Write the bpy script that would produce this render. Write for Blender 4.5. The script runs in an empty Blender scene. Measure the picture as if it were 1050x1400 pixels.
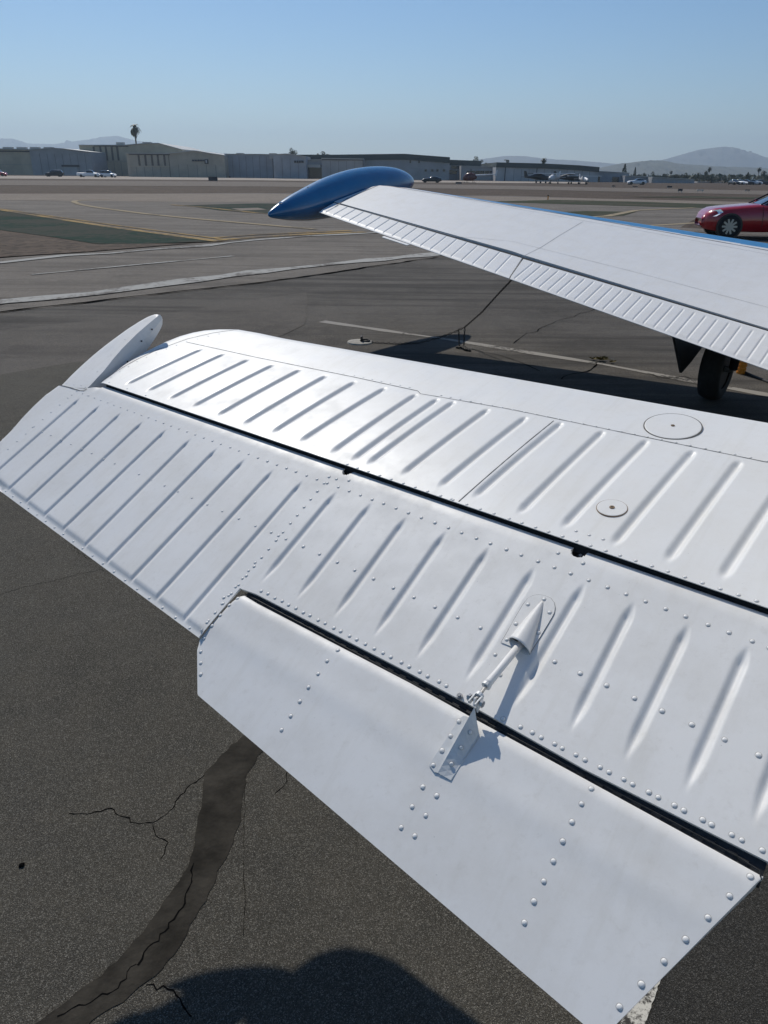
import bpy, bmesh, math, random
import numpy as np
from mathutils import Vector, Matrix
random.seed(7); rng = np.random.default_rng(7)
sc = bpy.context.scene
col = sc.collection
rad = math.radians

# ------------------------------------------------------------ camera, sky, sun, exposure
HC, FPX = 1.75, 1000.0
PITCH, ROLL = rad(24.8), rad(0.7)
SUN_AZ, SUN_EL = rad(-23.0), rad(44.0)
_fw = np.array([0, math.cos(PITCH), -math.sin(PITCH)]); _up = np.array([0, math.sin(PITCH), math.cos(PITCH)]); _rt = np.array([1.0, 0, 0])
CR = _rt*math.cos(ROLL)+_up*math.sin(ROLL); CU = _up*math.cos(ROLL)-_rt*math.sin(ROLL); CW = _fw
CO = np.array([0, 0, HC])
cd = bpy.data.cameras.new('camera'); cam = bpy.data.objects.new('camera', cd); col.objects.link(cam)
cd.sensor_fit = 'VERTICAL'; cd.sensor_height = 24.0; cd.lens = 24.0*FPX/1400.0
cd.clip_start = 0.02; cd.clip_end = 20000
cam.matrix_world = Matrix(((CR[0], CU[0], -CW[0], 0), (CR[1], CU[1], -CW[1], 0), (CR[2], CU[2], -CW[2], HC), (0, 0, 0, 1)))
sc.camera = cam
w = bpy.data.worlds.new('World'); sc.world = w; w.use_nodes = True
wn = w.node_tree; bg = wn.nodes['Background']
sky = wn.nodes.new('ShaderNodeTexSky'); sky.sky_type = 'NISHITA'; sky.sun_disc = False
sky.sun_elevation = SUN_EL; sky.sun_rotation = SUN_AZ % (2*math.pi)
sky.altitude = 100; sky.air_density = 1.0; sky.dust_density = 0.15; sky.ozone_density = 3.0
hsv = wn.nodes.new('ShaderNodeHueSaturation'); hsv.inputs['Saturation'].default_value = 1.22; wn.links.new(sky.outputs[0], hsv.inputs['Color'])
tint = wn.nodes.new('ShaderNodeVectorMath'); tint.operation = 'MULTIPLY'; tint.inputs[1].default_value = (0.95, 1.0, 1.06)
wn.links.new(hsv.outputs[0], tint.inputs[0]); wn.links.new(tint.outputs[0], bg.inputs[0]); bg.inputs[1].default_value = 0.083
sd = bpy.data.lights.new('sun', 'SUN'); sd.energy = 3.65; sd.angle = rad(0.53); sd.color = (1.0, 0.95, 0.86)
sun = bpy.data.objects.new('sun', sd); col.objects.link(sun)
_s = Vector((math.cos(SUN_EL)*math.sin(SUN_AZ), math.cos(SUN_EL)*math.cos(SUN_AZ), math.sin(SUN_EL)))
sun.rotation_euler = _s.to_track_quat('Z', 'Y').to_euler(); sun.location = _s*50
sc.view_settings.view_transform = 'Standard'; sc.view_settings.look = 'None'
sc.view_settings.exposure = 0.0; sc.view_settings.gamma = 1.0; sc.view_settings.use_curve_mapping = False

# ------------------------------------------------------------ survey helpers (turn a bearing into a point on a real plane)
def ray(x, y): return CR*(x-525)/FPX+CU*(700-y)/FPX+CW
def gp(x, y, z=0.0):
    d = ray(x, y); return CO+d*(z-HC)/d[2]
def atY(x, y, Y):
    d = ray(x, y); return CO+d*Y/d[1]
def proj(p):
    d = np.asarray(p)-CO; k = d@CW; return 525+FPX*(d@CR)/k, 700-FPX*(d@CU)/k
def norm(v): return v/np.linalg.norm(v)
def dirv(az, el):
    a, e = rad(az), rad(el); return np.array([math.sin(a)*math.cos(e), math.cos(a)*math.cos(e), math.sin(e)])

# ------------------------------------------------------------ materials
def mat(name, base=(0.5, 0.5, 0.5), rough=0.5, metal=0.0, coat=0.0, spec=0.5, var=None, bump=None, emit=None):
    """var=(scale, amount, detail) noise variation in value; bump=(scale, strength, distance)"""
    m = bpy.data.materials.new(name); m.use_nodes = True; nt = m.node_tree; p = nt.nodes['Principled BSDF']
    p.inputs['Base Color'].default_value = (*base, 1); p.inputs['Roughness'].default_value = rough
    p.inputs['Metallic'].default_value = metal; p.inputs['Specular IOR Level'].default_value = spec
    p.inputs['Coat Weight'].default_value = coat; p.inputs['Coat Roughness'].default_value = 0.08
    tc = nt.nodes.new('ShaderNodeTexCoord')
    if var:
        n = nt.nodes.new('ShaderNodeTexNoise'); n.inputs['Scale'].default_value = var[0]; n.inputs['Detail'].default_value = var[2]
        n.inputs['Roughness'].default_value = 0.65
        nt.links.new(tc.outputs['Object'], n.inputs['Vector'])
        r = nt.nodes.new('ShaderNodeMapRange'); r.inputs[1].default_value = 0.3; r.inputs[2].default_value = 0.7
        r.inputs[3].default_value = 1-var[1]; r.inputs[4].default_value = 1+var[1]
        nt.links.new(n.outputs[0], r.inputs[0])
        mx = nt.nodes.new('ShaderNodeVectorMath'); mx.operation = 'SCALE'; mx.inputs[0].default_value = base
        nt.links.new(r.outputs[0], mx.inputs['Scale']); nt.links.new(mx.outputs[0], p.inputs['Base Color'])
    if bump:
        n = nt.nodes.new('ShaderNodeTexNoise'); n.inputs['Scale'].default_value = bump[0]; n.inputs['Detail'].default_value = 4
        nt.links.new(tc.outputs['Object'], n.inputs['Vector'])
        b = nt.nodes.new('ShaderNodeBump'); b.inputs['Strength'].default_value = bump[1]; b.inputs['Distance'].default_value = bump[2]
        nt.links.new(n.outputs[0], b.inputs['Height']); nt.links.new(b.outputs[0], p.inputs['Normal'])
    return m

def node(nt, t, **kw):
    n = nt.nodes.new(t)
    for k, v in kw.items(): setattr(n, k, v)
    return n
def mixc(nt, fac, a, b, mode='MIX'):
    n = nt.nodes.new('ShaderNodeMix'); n.data_type = 'RGBA'; n.blend_type = mode
    for sock, v in ((n.inputs[0], fac), (n.inputs[6], a), (n.inputs[7], b)):
        if isinstance(v, bpy.types.NodeSocket): nt.links.new(v, sock)
        elif isinstance(v, (int, float)): sock.default_value = v
        else: sock.default_value = (*v, 1)
    return n.outputs[2]
def rng_node(nt, src, a, b, c=0.0, d=1.0):
    r = nt.nodes.new('ShaderNodeMapRange'); r.inputs[1].default_value = a; r.inputs[2].default_value = b
    r.inputs[3].default_value = c; r.inputs[4].default_value = d; nt.links.new(src, r.inputs[0]); return r.outputs[0]
def noise(nt, vec, scale, detail=4, rough=0.6, typ='N'):
    n = nt.nodes.new('ShaderNodeTexNoise' if typ == 'N' else 'ShaderNodeTexVoronoi'); n.inputs['Scale'].default_value = scale
    if typ == 'N': n.inputs['Detail'].default_value = detail; n.inputs['Roughness'].default_value = rough
    nt.links.new(vec, n.inputs['Vector']); return n.outputs[0]

def paint(name, base, rough=0.34, dirt=0.06, coat=0.0, wav=0.0006):
    m = bpy.data.materials.new(name); m.use_nodes = True; nt = m.node_tree; p = nt.nodes['Principled BSDF']
    geo = node(nt, 'ShaderNodeNewGeometry'); v = geo.outputs['Position']
    a = rng_node(nt, noise(nt, v, 7, 8, 0.7), 0.42, 0.68)
    b = rng_node(nt, noise(nt, v, 60, 5, 0.7), 0.56, 0.72)
    dk = tuple(x*(1-dirt*3.0)*k for x, k in zip(base, (1.0, 0.975, 0.93)))
    c = mixc(nt, rng_node(nt, a, 0, 1, 0, 0.42), base, dk)
    c2 = mixc(nt, rng_node(nt, b, 0, 1, 0, 0.30), c, dk)
    vr = node(nt, 'ShaderNodeVectorRotate', rotation_type='Z_AXIS'); vr.inputs['Angle'].default_value = rad(37); nt.links.new(v, vr.inputs['Vector'])
    vm = node(nt, 'ShaderNodeVectorMath', operation='MULTIPLY'); vm.inputs[1].default_value = (42, 2.2, 9); nt.links.new(vr.outputs[0], vm.inputs[0])
    stk = rng_node(nt, noise(nt, vm.outputs[0], 1.0, 6, 0.65), 0.53, 0.72)
    c2 = mixc(nt, rng_node(nt, stk, 0, 1, 0, 0.20), c2, (base[0]*.72, base[1]*.69, base[2]*.62))
    speck = rng_node(nt, noise(nt, v, 38, typ='V'), 0.045, 0.02)
    c3 = mixc(nt, rng_node(nt, speck, 0, 1, 0, 0.35), c2, tuple(x*0.45 for x in base))
    nt.links.new(c3, p.inputs['Base Color'])
    nt.links.new(rng_node(nt, noise(nt, v, 14, 8, 0.7), 0.3, 0.7, rough-0.08, rough+0.13), p.inputs['Roughness'])
    p.inputs['Coat Weight'].default_value = coat; p.inputs['Coat Roughness'].default_value = 0.06; p.inputs['Specular IOR Level'].default_value = 0.40
    bn = node(nt, 'ShaderNodeBump'); bn.inputs['Strength'].default_value = 1.0; bn.inputs['Distance'].default_value = wav
    nt.links.new(noise(nt, v, 9, 2, 0.5), bn.inputs['Height'])
    b2 = node(nt, 'ShaderNodeBump'); b2.inputs['Strength'].default_value = 0.35; b2.inputs['Distance'].default_value = 0.00012
    nt.links.new(noise(nt, v, 420, 3, 0.6), b2.inputs['Height']); nt.links.new(bn.outputs[0], b2.inputs['Normal'])
    nt.links.new(b2.outputs[0], p.inputs['Normal'])
    return m

def asphalt(name, base, light, agg=190.0, speck=0.5, stain=0.25, warm=(1.0, 0.95, 0.88), bumpd=0.004, tracks=0.0):
    m = bpy.data.materials.new(name); m.use_nodes = True; nt = m.node_tree; p = nt.nodes['Principled BSDF']
    geo = node(nt, 'ShaderNodeNewGeometry'); v = geo.outputs['Position']
    # coordinate distance from a far texture repeat is irrelevant: everything below is noise in world metres
    big = rng_node(nt, noise(nt, v, 0.35, 6, 0.6), 0.35, 0.68)
    c = mixc(nt, big, tuple(x*(1-stain) for x in base), tuple(x*(1+stain) for x in base))
    med = rng_node(nt, noise(nt, v, 5.0, 8, 0.75), 0.38, 0.66)
    c = mixc(nt, rng_node(nt, med, 0, 1, 0, 0.5), c, tuple(x*1.45*k for x, k in zip(base, warm)))
    oil = rng_node(nt, noise(nt, v, 1.1, 5, 0.55), 0.56, 0.66)
    c = mixc(nt, rng_node(nt, oil, 0, 1, 0, 0.38), c, tuple(x*0.5 for x in base))
    pale = rng_node(nt, noise(nt, v, 2.7, 9, 0.8), 0.55, 0.72)
    c = mixc(nt, rng_node(nt, pale, 0, 1, 0, 0.40), c, tuple(x*1.9 for x in base))
    vn = nt.nodes.new('ShaderNodeTexVoronoi'); vn.inputs['Scale'].default_value = agg; nt.links.new(v, vn.inputs['Vector'])
    sep = node(nt, 'ShaderNodeSeparateColor'); nt.links.new(vn.outputs['Color'], sep.inputs[0])
    st = rng_node(nt, sep.outputs[0], 0.62, 1.0)
    c = mixc(nt, rng_node(nt, st, 0, 1, 0, speck), c, light)
    dk = rng_node(nt, sep.outputs[1], 0.5, 0.0)
    c = mixc(nt, rng_node(nt, dk, 0, 1, 0, 0.75), c, tuple(x*0.32 for x in base))
    if tracks:
        mp = node(nt, 'ShaderNodeMapping'); mp.inputs['Scale'].default_value = (0.12, 1.5, 1); mp.inputs['Rotation'].default_value = (0, 0, rad(-6))
        nt.links.new(v, mp.inputs[0])
        t = rng_node(nt, noise(nt, mp.outputs[0], 1.0, 9, 0.68), 0.46, 0.60)
        c = mixc(nt, rng_node(nt, t, 0, 1, 0, tracks), c, tuple(x*0.45 for x in base))
    nt.links.new(c, p.inputs['Base Color'])
    p.inputs['Roughness'].default_value = 0.95; p.inputs['Specular IOR Level'].default_value = 0.15
    b = node(nt, 'ShaderNodeBump'); b.inputs['Strength'].default_value = 0.9; b.inputs['Distance'].default_value = bumpd
    h = node(nt, 'ShaderNodeMath', operation='ADD'); nt.links.new(noise(nt, v, agg*0.8, 3, 0.7), h.inputs[0]); nt.links.new(vn.outputs['Distance'], h.inputs[1])
    nt.links.new(h.outputs[0], b.inputs['Height']); nt.links.new(b.outputs[0], p.inputs['Normal'])
    return m

def worn(name, base, under, amount=0.5, scale=30, rough=0.8):
    """paint on asphalt: worn through to the surface below"""
    m = bpy.data.materials.new(name); m.use_nodes = True; nt = m.node_tree; p = nt.nodes['Principled BSDF']
    geo = node(nt, 'ShaderNodeNewGeometry'); v = geo.outputs['Position']
    a = noise(nt, v, scale, 8, 0.75); b = noise(nt, v, scale/12, 5, 0.65)
    s = node(nt, 'ShaderNodeMath', operation='ADD'); nt.links.new(a, s.inputs[0]); nt.links.new(b, s.inputs[1])
    t = rng_node(nt, s.outputs[0], 1.17-0.25*amount, 1.30-0.25*amount)
    c = mixc(nt, t, base, under); nt.links.new(c, p.inputs['Base Color']); p.inputs['Roughness'].default_value = 1.0
    p.inputs['Specular IOR Level'].default_value = 0.08
    return m

M = {}
M['white'] = paint('white_paint', (0.77, 0.755, 0.725), 0.50, 0.085, wav=0.0007)
M['white_stab'] = paint('white_paint_stabilizer', (0.775, 0.765, 0.735), 0.43, 0.05, wav=0.0009)
M['white_wing'] = paint('white_paint_wing', (0.775, 0.765, 0.74), 0.5, 0.045, wav=0.0006)
M['cream'] = mat('aged_white_paint', (0.66, 0.665, 0.65), 0.38, var=(60, 0.10, 6))
M['rivet'] = mat('painted_rivet', (0.76, 0.75, 0.72), 0.45, var=(200, 0.05, 2))
M['black'] = mat('black_rubber', (0.012, 0.012, 0.013), 0.6, var=(60, 0.4, 4), bump=(300, 0.3, 0.0005))
M['hinge'] = mat('dark_hinge_metal', (0.022, 0.023, 0.025), 0.6, spec=0.3, var=(150, 0.45, 5))
M['seam'] = mat('dirty_seam', (0.10, 0.095, 0.085), 0.8, var=(80, 0.5, 4))
M['seamlt'] = mat('faint_seam', (0.33, 0.33, 0.32), 0.7, var=(60, 0.3, 4))
M['gap'] = mat('gap_shadow_metal', (0.02, 0.02, 0.02), 0.9, var=(30, 0.3, 3))  # near-black colour stands in for shade inside gaps and openings
M['steel'] = mat('steel', (0.42, 0.41, 0.39), 0.35, metal=0.85, var=(300, 0.3, 4))
M['rust'] = mat('rusty_screw', (0.20, 0.13, 0.07), 0.6, metal=0.4, var=(300, 0.5, 4))
M['blue'] = mat('deep_blue_gloss_paint', (0.004, 0.12, 0.28), 0.27, coat=0.7, var=(8, 0.08, 4))
M['bluestripe'] = mat('blue_leading_edge_paint', (0.06, 0.25, 0.48), 0.35, coat=0.2, var=(8, 0.08, 4))
M['pin'] = mat('brown_pinstripe', (0.09, 0.07, 0.06), 0.5, var=(20, 0.2, 3))
M['tyre'] = mat('tyre_rubber', (0.012, 0.012, 0.012), 0.8, var=(40, 0.4, 4), bump=(120, 0.5, 0.001))
M['chain'] = mat('dark_rusty_chain', (0.025, 0.021, 0.018), 0.7, metal=0.3, var=(80, 0.4, 4))
M['conc'] = mat('concrete', (0.34, 0.32, 0.28), 0.9, var=(14, 0.25, 6), bump=(60, 0.4, 0.003))
M['orange'] = mat('orange_plastic', (0.62, 0.24, 0.02), 0.5, var=(30, 0.2, 4))
M['red'] = mat('red_car_paint', (0.42, 0.008, 0.014), 0.28, coat=0.8, var=(6, 0.05, 2))
M['glassdark'] = mat('dark_car_glass', (0.01, 0.012, 0.014), 0.05, coat=0.5, var=(5, 0.1, 2))
M['chrome'] = mat('bright_metal', (0.75, 0.75, 0.76), 0.12, metal=1.0, var=(20, 0.05, 2))
M['lens'] = mat('headlight_lens', (0.75, 0.77, 0.8), 0.06, metal=0.7, var=(20, 0.1, 2))
M['vwhite'] = mat('white_vehicle_paint', (0.75, 0.75, 0.75), 0.35, var=(3, 0.08, 3))
M['vblack'] = mat('black_vehicle_paint', (0.012, 0.012, 0.014), 0.3, var=(3, 0.1, 3))
M['asph'] = asphalt('near_asphalt', (0.074, 0.068, 0.056), (0.27, 0.25, 0.21), 480, 0.8, 0.24, bumpd=0.0022)
M['asph_seal'] = asphalt('fresh_sealed_asphalt', (0.042, 0.040, 0.036), (0.20, 0.19, 0.17), 480, 0.6, 0.2, bumpd=0.0022)
M['asph_dark'] = asphalt('sealed_dark_asphalt', (0.105, 0.095, 0.083), (0.25, 0.23, 0.205), 200, 0.5, 0.45, tracks=0.8)
M['asph_old'] = asphalt('old_brown_asphalt', (0.175, 0.156, 0.134), (0.26, 0.23, 0.20), 120, 0.6, 0.25, tracks=0.5)
M['asph_mid'] = asphalt('worn_mid_asphalt', (0.118, 0.106, 0.093), (0.20, 0.18, 0.155), 200, 0.6, 0.25, tracks=0.3)
M['runway'] = asphalt('pale_runway', (0.16, 0.135, 0.112), (0.30, 0.26, 0.22), 30, 0.3, 0.10, tracks=0.12)
M['apron'] = asphalt('pale_concrete_apron', (0.36, 0.31, 0.26), (0.45, 0.4, 0.33), 20, 0.3, 0.10)
M['dirt'] = asphalt('dry_grass_dirt', (0.080, 0.058, 0.042), (0.14, 0.105, 0.075), 6, 0.35, 0.30, bumpd=0.02)
M['tan'] = asphalt('tan_taxiway', (0.22, 0.185, 0.15), (0.30, 0.25, 0.21), 40, 0.3, 0.12, tracks=0.2)
M['green'] = worn('green_painted_surface', (0.015, 0.038, 0.026), (0.05, 0.052, 0.04), 1.0, 3)
M['greend'] = worn('dull_green_strip', (0.045, 0.052, 0.030), (0.085, 0.070, 0.05), 0.7, 2)
M['wline'] = worn('worn_white_line', (0.38, 0.37, 0.34), (0.16, 0.145, 0.13), 0.7, 7)
M['wline_near'] = worn('flaking_white_line', (0.60, 0.57, 0.50), (0.06, 0.055, 0.05), 1.0, 75)
M['wline_mid'] = worn('grey_white_line', (0.30, 0.28, 0.25), (0.07, 0.065, 0.06), 0.5, 22)
M['yline'] = worn('worn_yellow_line', (0.36, 0.25, 0.11), (0.15, 0.125, 0.095), 0.85, 5)
M['cline'] = worn('faded_cream_line', (0.33, 0.27, 0.18), (0.15, 0.13, 0.10), 0.5, 6)
M['tar'] = mat('tar_patch', (0.036, 0.032, 0.026), 0.95, spec=0.1, var=(9, 0.55, 10), bump=(35, 0.9, 0.006))
M['crack'] = mat('crack_dark', (0.006, 0.006, 0.006), 1.0, spec=0.0, var=(50, 0.3, 3))
M['weed'] = mat('dry_weed_leaf', (0.17, 0.135, 0.045), 0.8, var=(30, 0.3, 3))

def siding(name, base, scale=3.0, depth=0.05):
    m = mat(name, base, 0.7, var=(0.22, 0.20, 8)); nt = m.node_tree; p = nt.nodes['Principled BSDF']
    geo = node(nt, 'ShaderNodeNewGeometry'); wv = node(nt, 'ShaderNodeTexWave'); wv.inputs['Scale'].default_value = scale
    wv.bands_direction = 'X'; nt.links.new(geo.outputs['Position'], wv.inputs['Vector'])
    b = node(nt, 'ShaderNodeBump'); b.inputs['Distance'].default_value = depth; b.inputs['Strength'].default_value = 0.5
    nt.links.new(wv.outputs[1], b.inputs['Height']); nt.links.new(b.outputs[0], p.inputs['Normal'])
    return m
M['w_beige'] = siding('beige_metal_siding', (0.50, 0.425, 0.305))
M['w_beige2'] = siding('shaded_beige_siding', (0.42, 0.37, 0.29))  # darker copy of the beige siding, shade put into its colour
M['w_grey'] = siding('grey_metal_siding', (0.38, 0.375, 0.37))
M['w_blue'] = siding('blue_grey_siding', (0.34, 0.355, 0.38))
M['w_pale'] = siding('pale_grey_siding', (0.43, 0.43, 0.43))
M['roof'] = mat('pale_metal_roof', (0.42, 0.41, 0.38), 0.5, var=(0.3, 0.12, 5))
M['fascia'] = mat('dark_green_fascia', (0.035, 0.048, 0.045), 0.6, var=(0.5, 0.2, 4))
M['trimdark'] = mat('dark_trim', (0.05, 0.05, 0.055), 0.7, var=(1, 0.2, 4))
M['slot'] = mat('brown_wall_slot', (0.115, 0.10, 0.085), 0.8, var=(1, 0.2, 4))
M['window'] = mat('dark_window_glass', (0.015, 0.018, 0.022), 0.12, var=(1, 0.2, 3))
M['leaf'] = mat('dark_foliage', (0.040, 0.055, 0.022), 0.7, var=(1.2, 0.5, 4))
M['leafp'] = mat('palm_frond', (0.035, 0.045, 0.018), 0.6, var=(2, 0.4, 4))
M['bark'] = mat('tree_bark', (0.10, 0.075, 0.05), 0.9, var=(4, 0.3, 4))
M['hillfar'] = mat('far_mountain_rock', (0.10, 0.09, 0.08), 0.95, var=(0.004, 0.3, 8))
M['hillnear'] = mat('scrub_hill', (0.065, 0.065, 0.045), 0.95, var=(0.02, 0.5, 8))

# ------------------------------------------------------------ object helpers
def newobj(name, verts, faces, material, parent=None, smooth=False, mats=None, fmat=None):
    me = bpy.data.meshes.new(name)
    me.from_pydata([tuple(map(float, v)) for v in verts], [], [tuple(f) for f in faces])
    for mm in (mats or [material]): me.materials.append(mm)
    if fmat is not None: me.polygons.foreach_set('material_index', fmat)
    if smooth: me.polygons.foreach_set('use_smooth', [True]*len(me.polygons))
    me.update()
    o = bpy.data.objects.new(name, me); col.objects.link(o)
    if parent is not None: o.parent = parent
    return o
def tag(o, label=None, cat=None, group=None, kind=None):
    if label: o['label'] = label
    if cat: o['category'] = cat
    if group: o['group'] = group
    if kind: o['kind'] = kind
    return o
def empty(name, loc=(0, 0, 0), rz=0.0):
    o = bpy.data.objects.new(name, None); col.objects.link(o); o.location = tuple(map(float, loc)); o.rotation_euler = (0, 0, rz)
    o.empty_display_size = 0.3; return o
def copy_tree(o, parent=None):
    c = o.copy(); col.objects.link(c); c.parent = parent
    for ch in list(o.children): copy_tree(ch, c)
    return c
class MB:
    def __init__(s): s.v = []; s.f = []
    def add(s, vs, fs):
        k = len(s.v); s.v += [np.asarray(x, float) for x in vs]; s.f += [tuple(i+k for i in f) for f in fs]; return s
    def box(s, x0, x1, y0, y1, z0, z1):
        return s.add([(x, y, z) for x in (x0, x1) for y in (y0, y1) for z in (z0, z1)],
                     [(0, 1, 3, 2), (4, 6, 7, 5), (0, 4, 5, 1), (2, 3, 7, 6), (0, 2, 6, 4), (1, 5, 7, 3)])
    def prism(s, pts, vec):
        n = len(pts); vec = np.asarray(vec, float)
        return s.add([np.asarray(p, float) for p in pts]+[np.asarray(p, float)+vec for p in pts],
                     [tuple(range(n))[::-1], tuple(range(n, 2*n))]+[(i, (i+1) % n, n+(i+1) % n, n+i) for i in range(n)])
    def tube(s, pts, r, n=8, cap=True):
        pts = [np.asarray(p, float) for p in pts]; rs = r if hasattr(r, '__len__') else [r]*len(pts); ring = []
        ref = None
        for i, p in enumerate(pts):
            d = norm(pts[min(i+1, len(pts)-1)]-pts[max(i-1, 0)])
            if ref is None: ref = np.array([0, 0, 1.0]) if abs(d[2]) < 0.9 else np.array([1.0, 0, 0])
            u = norm(np.cross(d, ref)); vv = np.cross(u, d); ref = vv
            ring += [p+rs[i]*(u*math.cos(2*math.pi*k/n)+vv*math.sin(2*math.pi*k/n)) for k in range(n)]
        fs = [(i*n+k, i*n+(k+1) % n, (i+1)*n+(k+1) % n, (i+1)*n+k) for i in range(len(pts)-1) for k in range(n)]
        if cap: fs += [tuple(range(n))[::-1], tuple((len(pts)-1)*n+k for k in range(n))]
        return s.add(ring, fs)
    def build(s, name, material, parent=None, smooth=False): return newobj(name, s.v, s.f, material, parent, smooth)

# ------------------------------------------------------------ ground and its markings
def sheet(name, pts, material, z, kind='structure', label=None):
    """flat sheet lying on the ground, outline of ground points"""
    o = newobj(name, [(p[0], p[1], z) for p in pts], [tuple(range(len(pts)))], material)
    bm = bmesh.new(); bm.from_mesh(o.data); bmesh.ops.triangulate(bm, faces=bm.faces[:])
    for f in bm.faces:
        if f.normal.z < 0: f.normal_flip()
    bm.to_mesh(o.data); bm.free()
    if kind: o['kind'] = kind
    if label: o['label'] = label
    return o
def gpoly(px): return [gp(x, y) for x, y in px]
def jagged(pts, amp, step):
    """walk a closed outline and roughen it sideways"""
    out = []; n = len(pts)
    for i in range(n):
        a, b = np.asarray(pts[i])[:2], np.asarray(pts[(i+1) % n])[:2]; L = np.linalg.norm(b-a); k = max(1, int(L/step))
        d = (b-a)/max(L, 1e-6); nn = np.array([-d[1], d[0]])
        for j in range(k): out.append(a+(b-a)*j/k+nn*rng.normal(0, amp))
    return out
def ribbon(name, px, width, material, z, jag=0.0, step=None, kind='structure', world=False):
    pts = [np.asarray(p, float)[:2] for p in (px if world else gpoly(px))]; P = []
    for a, b in zip(pts[:-1], pts[1:]):
        L = np.linalg.norm(b-a); k = max(1, int(L/step)) if step else 1
        for j in range(k): P.append(a+(b-a)*j/k)
    P.append(pts[-1]); vs = []; off = 0.0
    for i, p in enumerate(P):
        d = P[min(i+1, len(P)-1)]-P[max(i-1, 0)]; d = d/max(np.linalg.norm(d), 1e-9); nn = np.array([-d[1], d[0]])
        off = 0.6*off+rng.normal(0, jag) if jag else 0; wd = width*(1+(rng.uniform(-0.5, 0.5) if jag else 0))/2
        for s in (-1, 1): q = p+nn*(off+s*wd); vs.append((q[0], q[1], z))
    fs = [(2*i, 2*i+2, 2*i+3, 2*i+1) for i in range(len(P)-1)]
    o = newobj(name, vs, fs, material)
    if kind: o['kind'] = kind
    return o

G = sheet('ground', [(-9000, -300), (9000, -300), (9000, 8500), (-9000, 8500)], M['dirt'], -0.004)
sheet('asphalt_old', gpoly([(-400, 420), (-1500, 300), (0, 353), (262, 333), (300, 331), (480, 320), (620, 318), (1200, 330), (2500, 420), (1600, 600), (600, 352), (350, 388), (0, 428)]), M['asph_old'], 0.0)
sheet('apron_asphalt', [gp(-700, 560), gp(-300, 470), gp(0, 428), gp(350, 388), gp(600, 352), gp(760, 335), gp(1100, 300), gp(2200, 420), (40, 2, 0), (40, -30, 0), (-40, -30, 0)], M['asph_dark'], 0.004)
sheet('asphalt_patch', jagged([gp(-500, 530), gp(-100, 468), gp(0, 452), gp(220, 430), gp(420, 400), gp(420, 445), gp(300, 500), gp(100, 497), gp(0, 514), gp(-300, 560)], 0.02, 0.5), M['asph_mid'], 0.008)
sheet('near_asphalt', jagged([gp(-400, 575), gp(0, 514), gp(100, 497), gp(240, 490), (0.5, 6.2), (1.6, 3.0), (1.3, 1.6), (1.05, 1.1), (0.72, 0.86), (0.3, -4), (-20, -4), (-20, 6)], 0.01, 0.4), M['asph'], 0.012)
# taxiways and runway bands beyond
sheet('taxiway', gpoly([(-2500, 330), (-900, 262), (0, 266), (350, 264), (700, 268), (1050, 279), (2400, 300), (2600, 360), (1200, 325), (620, 312), (480, 320), (300, 331), (145, 312), (0, 288), (-900, 300)]), M['asph_old'], 0.008)
sheet('tan_taxiway', gpoly([(-2500, 262), (-900, 258), (0, 265), (350, 265), (700, 269), (1050, 277), (2400, 296), (2400, 300), (1050, 284), (700, 276), (350, 277), (0, 274), (-900, 268)]), M['tan'], 0.014)
sheet('runway', gpoly([(-2500, 232), (0, 246.5), (350, 248.5), (700, 254), (1050, 261), (2400, 276), (2400, 280), (1050, 266.5), (700, 259), (350, 255), (0, 253.5), (-2500, 248)]), M['runway'], 0.018)
sheet('hangar_apron', gpoly([(-1500, 233), (0, 240.2), (350, 242.5), (600, 247), (800, 249.0), (800, 251), (600, 249.6), (350, 246.5), (0, 244.2), (-1500, 238)]), M['apron'], 0.022)
sheet('taxiway_link', gpoly([(560, 300), (800, 299), (1050, 284), (1400, 290), (1400, 320), (1050, 318), (870, 318)]), M['asph_old'], 0.022)
def painted(name, px, m, z=0.018): return sheet(name, gpoly(px), M[m], z)
painted('green_painted_area', [(-60, 280), (0, 288.5), (80, 301), (160, 312), (290, 331), (200, 334), (130, 334), (80, 326), (0, 315), (-60, 312)], 'green')
painted('dirt_shoulder', [(-300, 320), (-60, 312.5), (0, 315.5), (80, 326.5), (130, 334.5), (262, 333.5), (120, 345), (0, 352.5), (-300, 375)], 'dirt')
painted('green_painted_area', [(250, 281), (350, 278.5), (420, 279), (470, 282), (470, 292), (420, 293), (350, 292), (300, 288)], 'green')
painted('bare_patch', [(316, 285.5), (352, 284.5), (365, 287), (330, 288.5)], 'tan', 0.022)
painted('dull_green_strip', [(660, 276), (760, 273.5), (870, 276), (1050, 282), (1400, 290), (1400, 293), (1050, 286), (930, 284), (860, 282), (760, 279)], 'greend')
painted('dull_green_strip', [(750, 291), (800, 289), (870, 290), (850, 296), (800, 299)], 'greend')
painted('dull_green_strip', [(860, 269.5), (960, 268.5), (1050, 270.5), (1050, 272.5), (960, 271.5)], 'greend', 0.026)
painted('dirt_shoulder', [(950, 300), (1050, 297), (1300, 302), (1300, 330), (1050, 318), (930, 312)], 'dirt', 0.026)
ribbon('taxi_line', [(-300, 262), (0, 287.3), (145, 310), (300, 331)], 0.32, M['yline'], 0.022)
ribbon('taxi_line', [(-300, 260), (0, 286), (150, 307.5), (305, 328)], 0.16, M['yline'], 0.023)
ribbon('taxi_line', [(300, 329), (350, 325), (420, 321), (500, 318)], 0.4, M['yline'], 0.0235)
ribbon('taxi_line', [(290, 326), (350, 321.5), (480, 316)], 0.3, M['yline'], 0.022)
ribbon('taxi_line', [(150, 273), (115, 273.8), (103, 275), (101, 276.5), (110, 280), (135, 284.5), (200, 293), (270, 300), (350, 307), (430, 314)], 0.35, M['cline'], 0.024)
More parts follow.
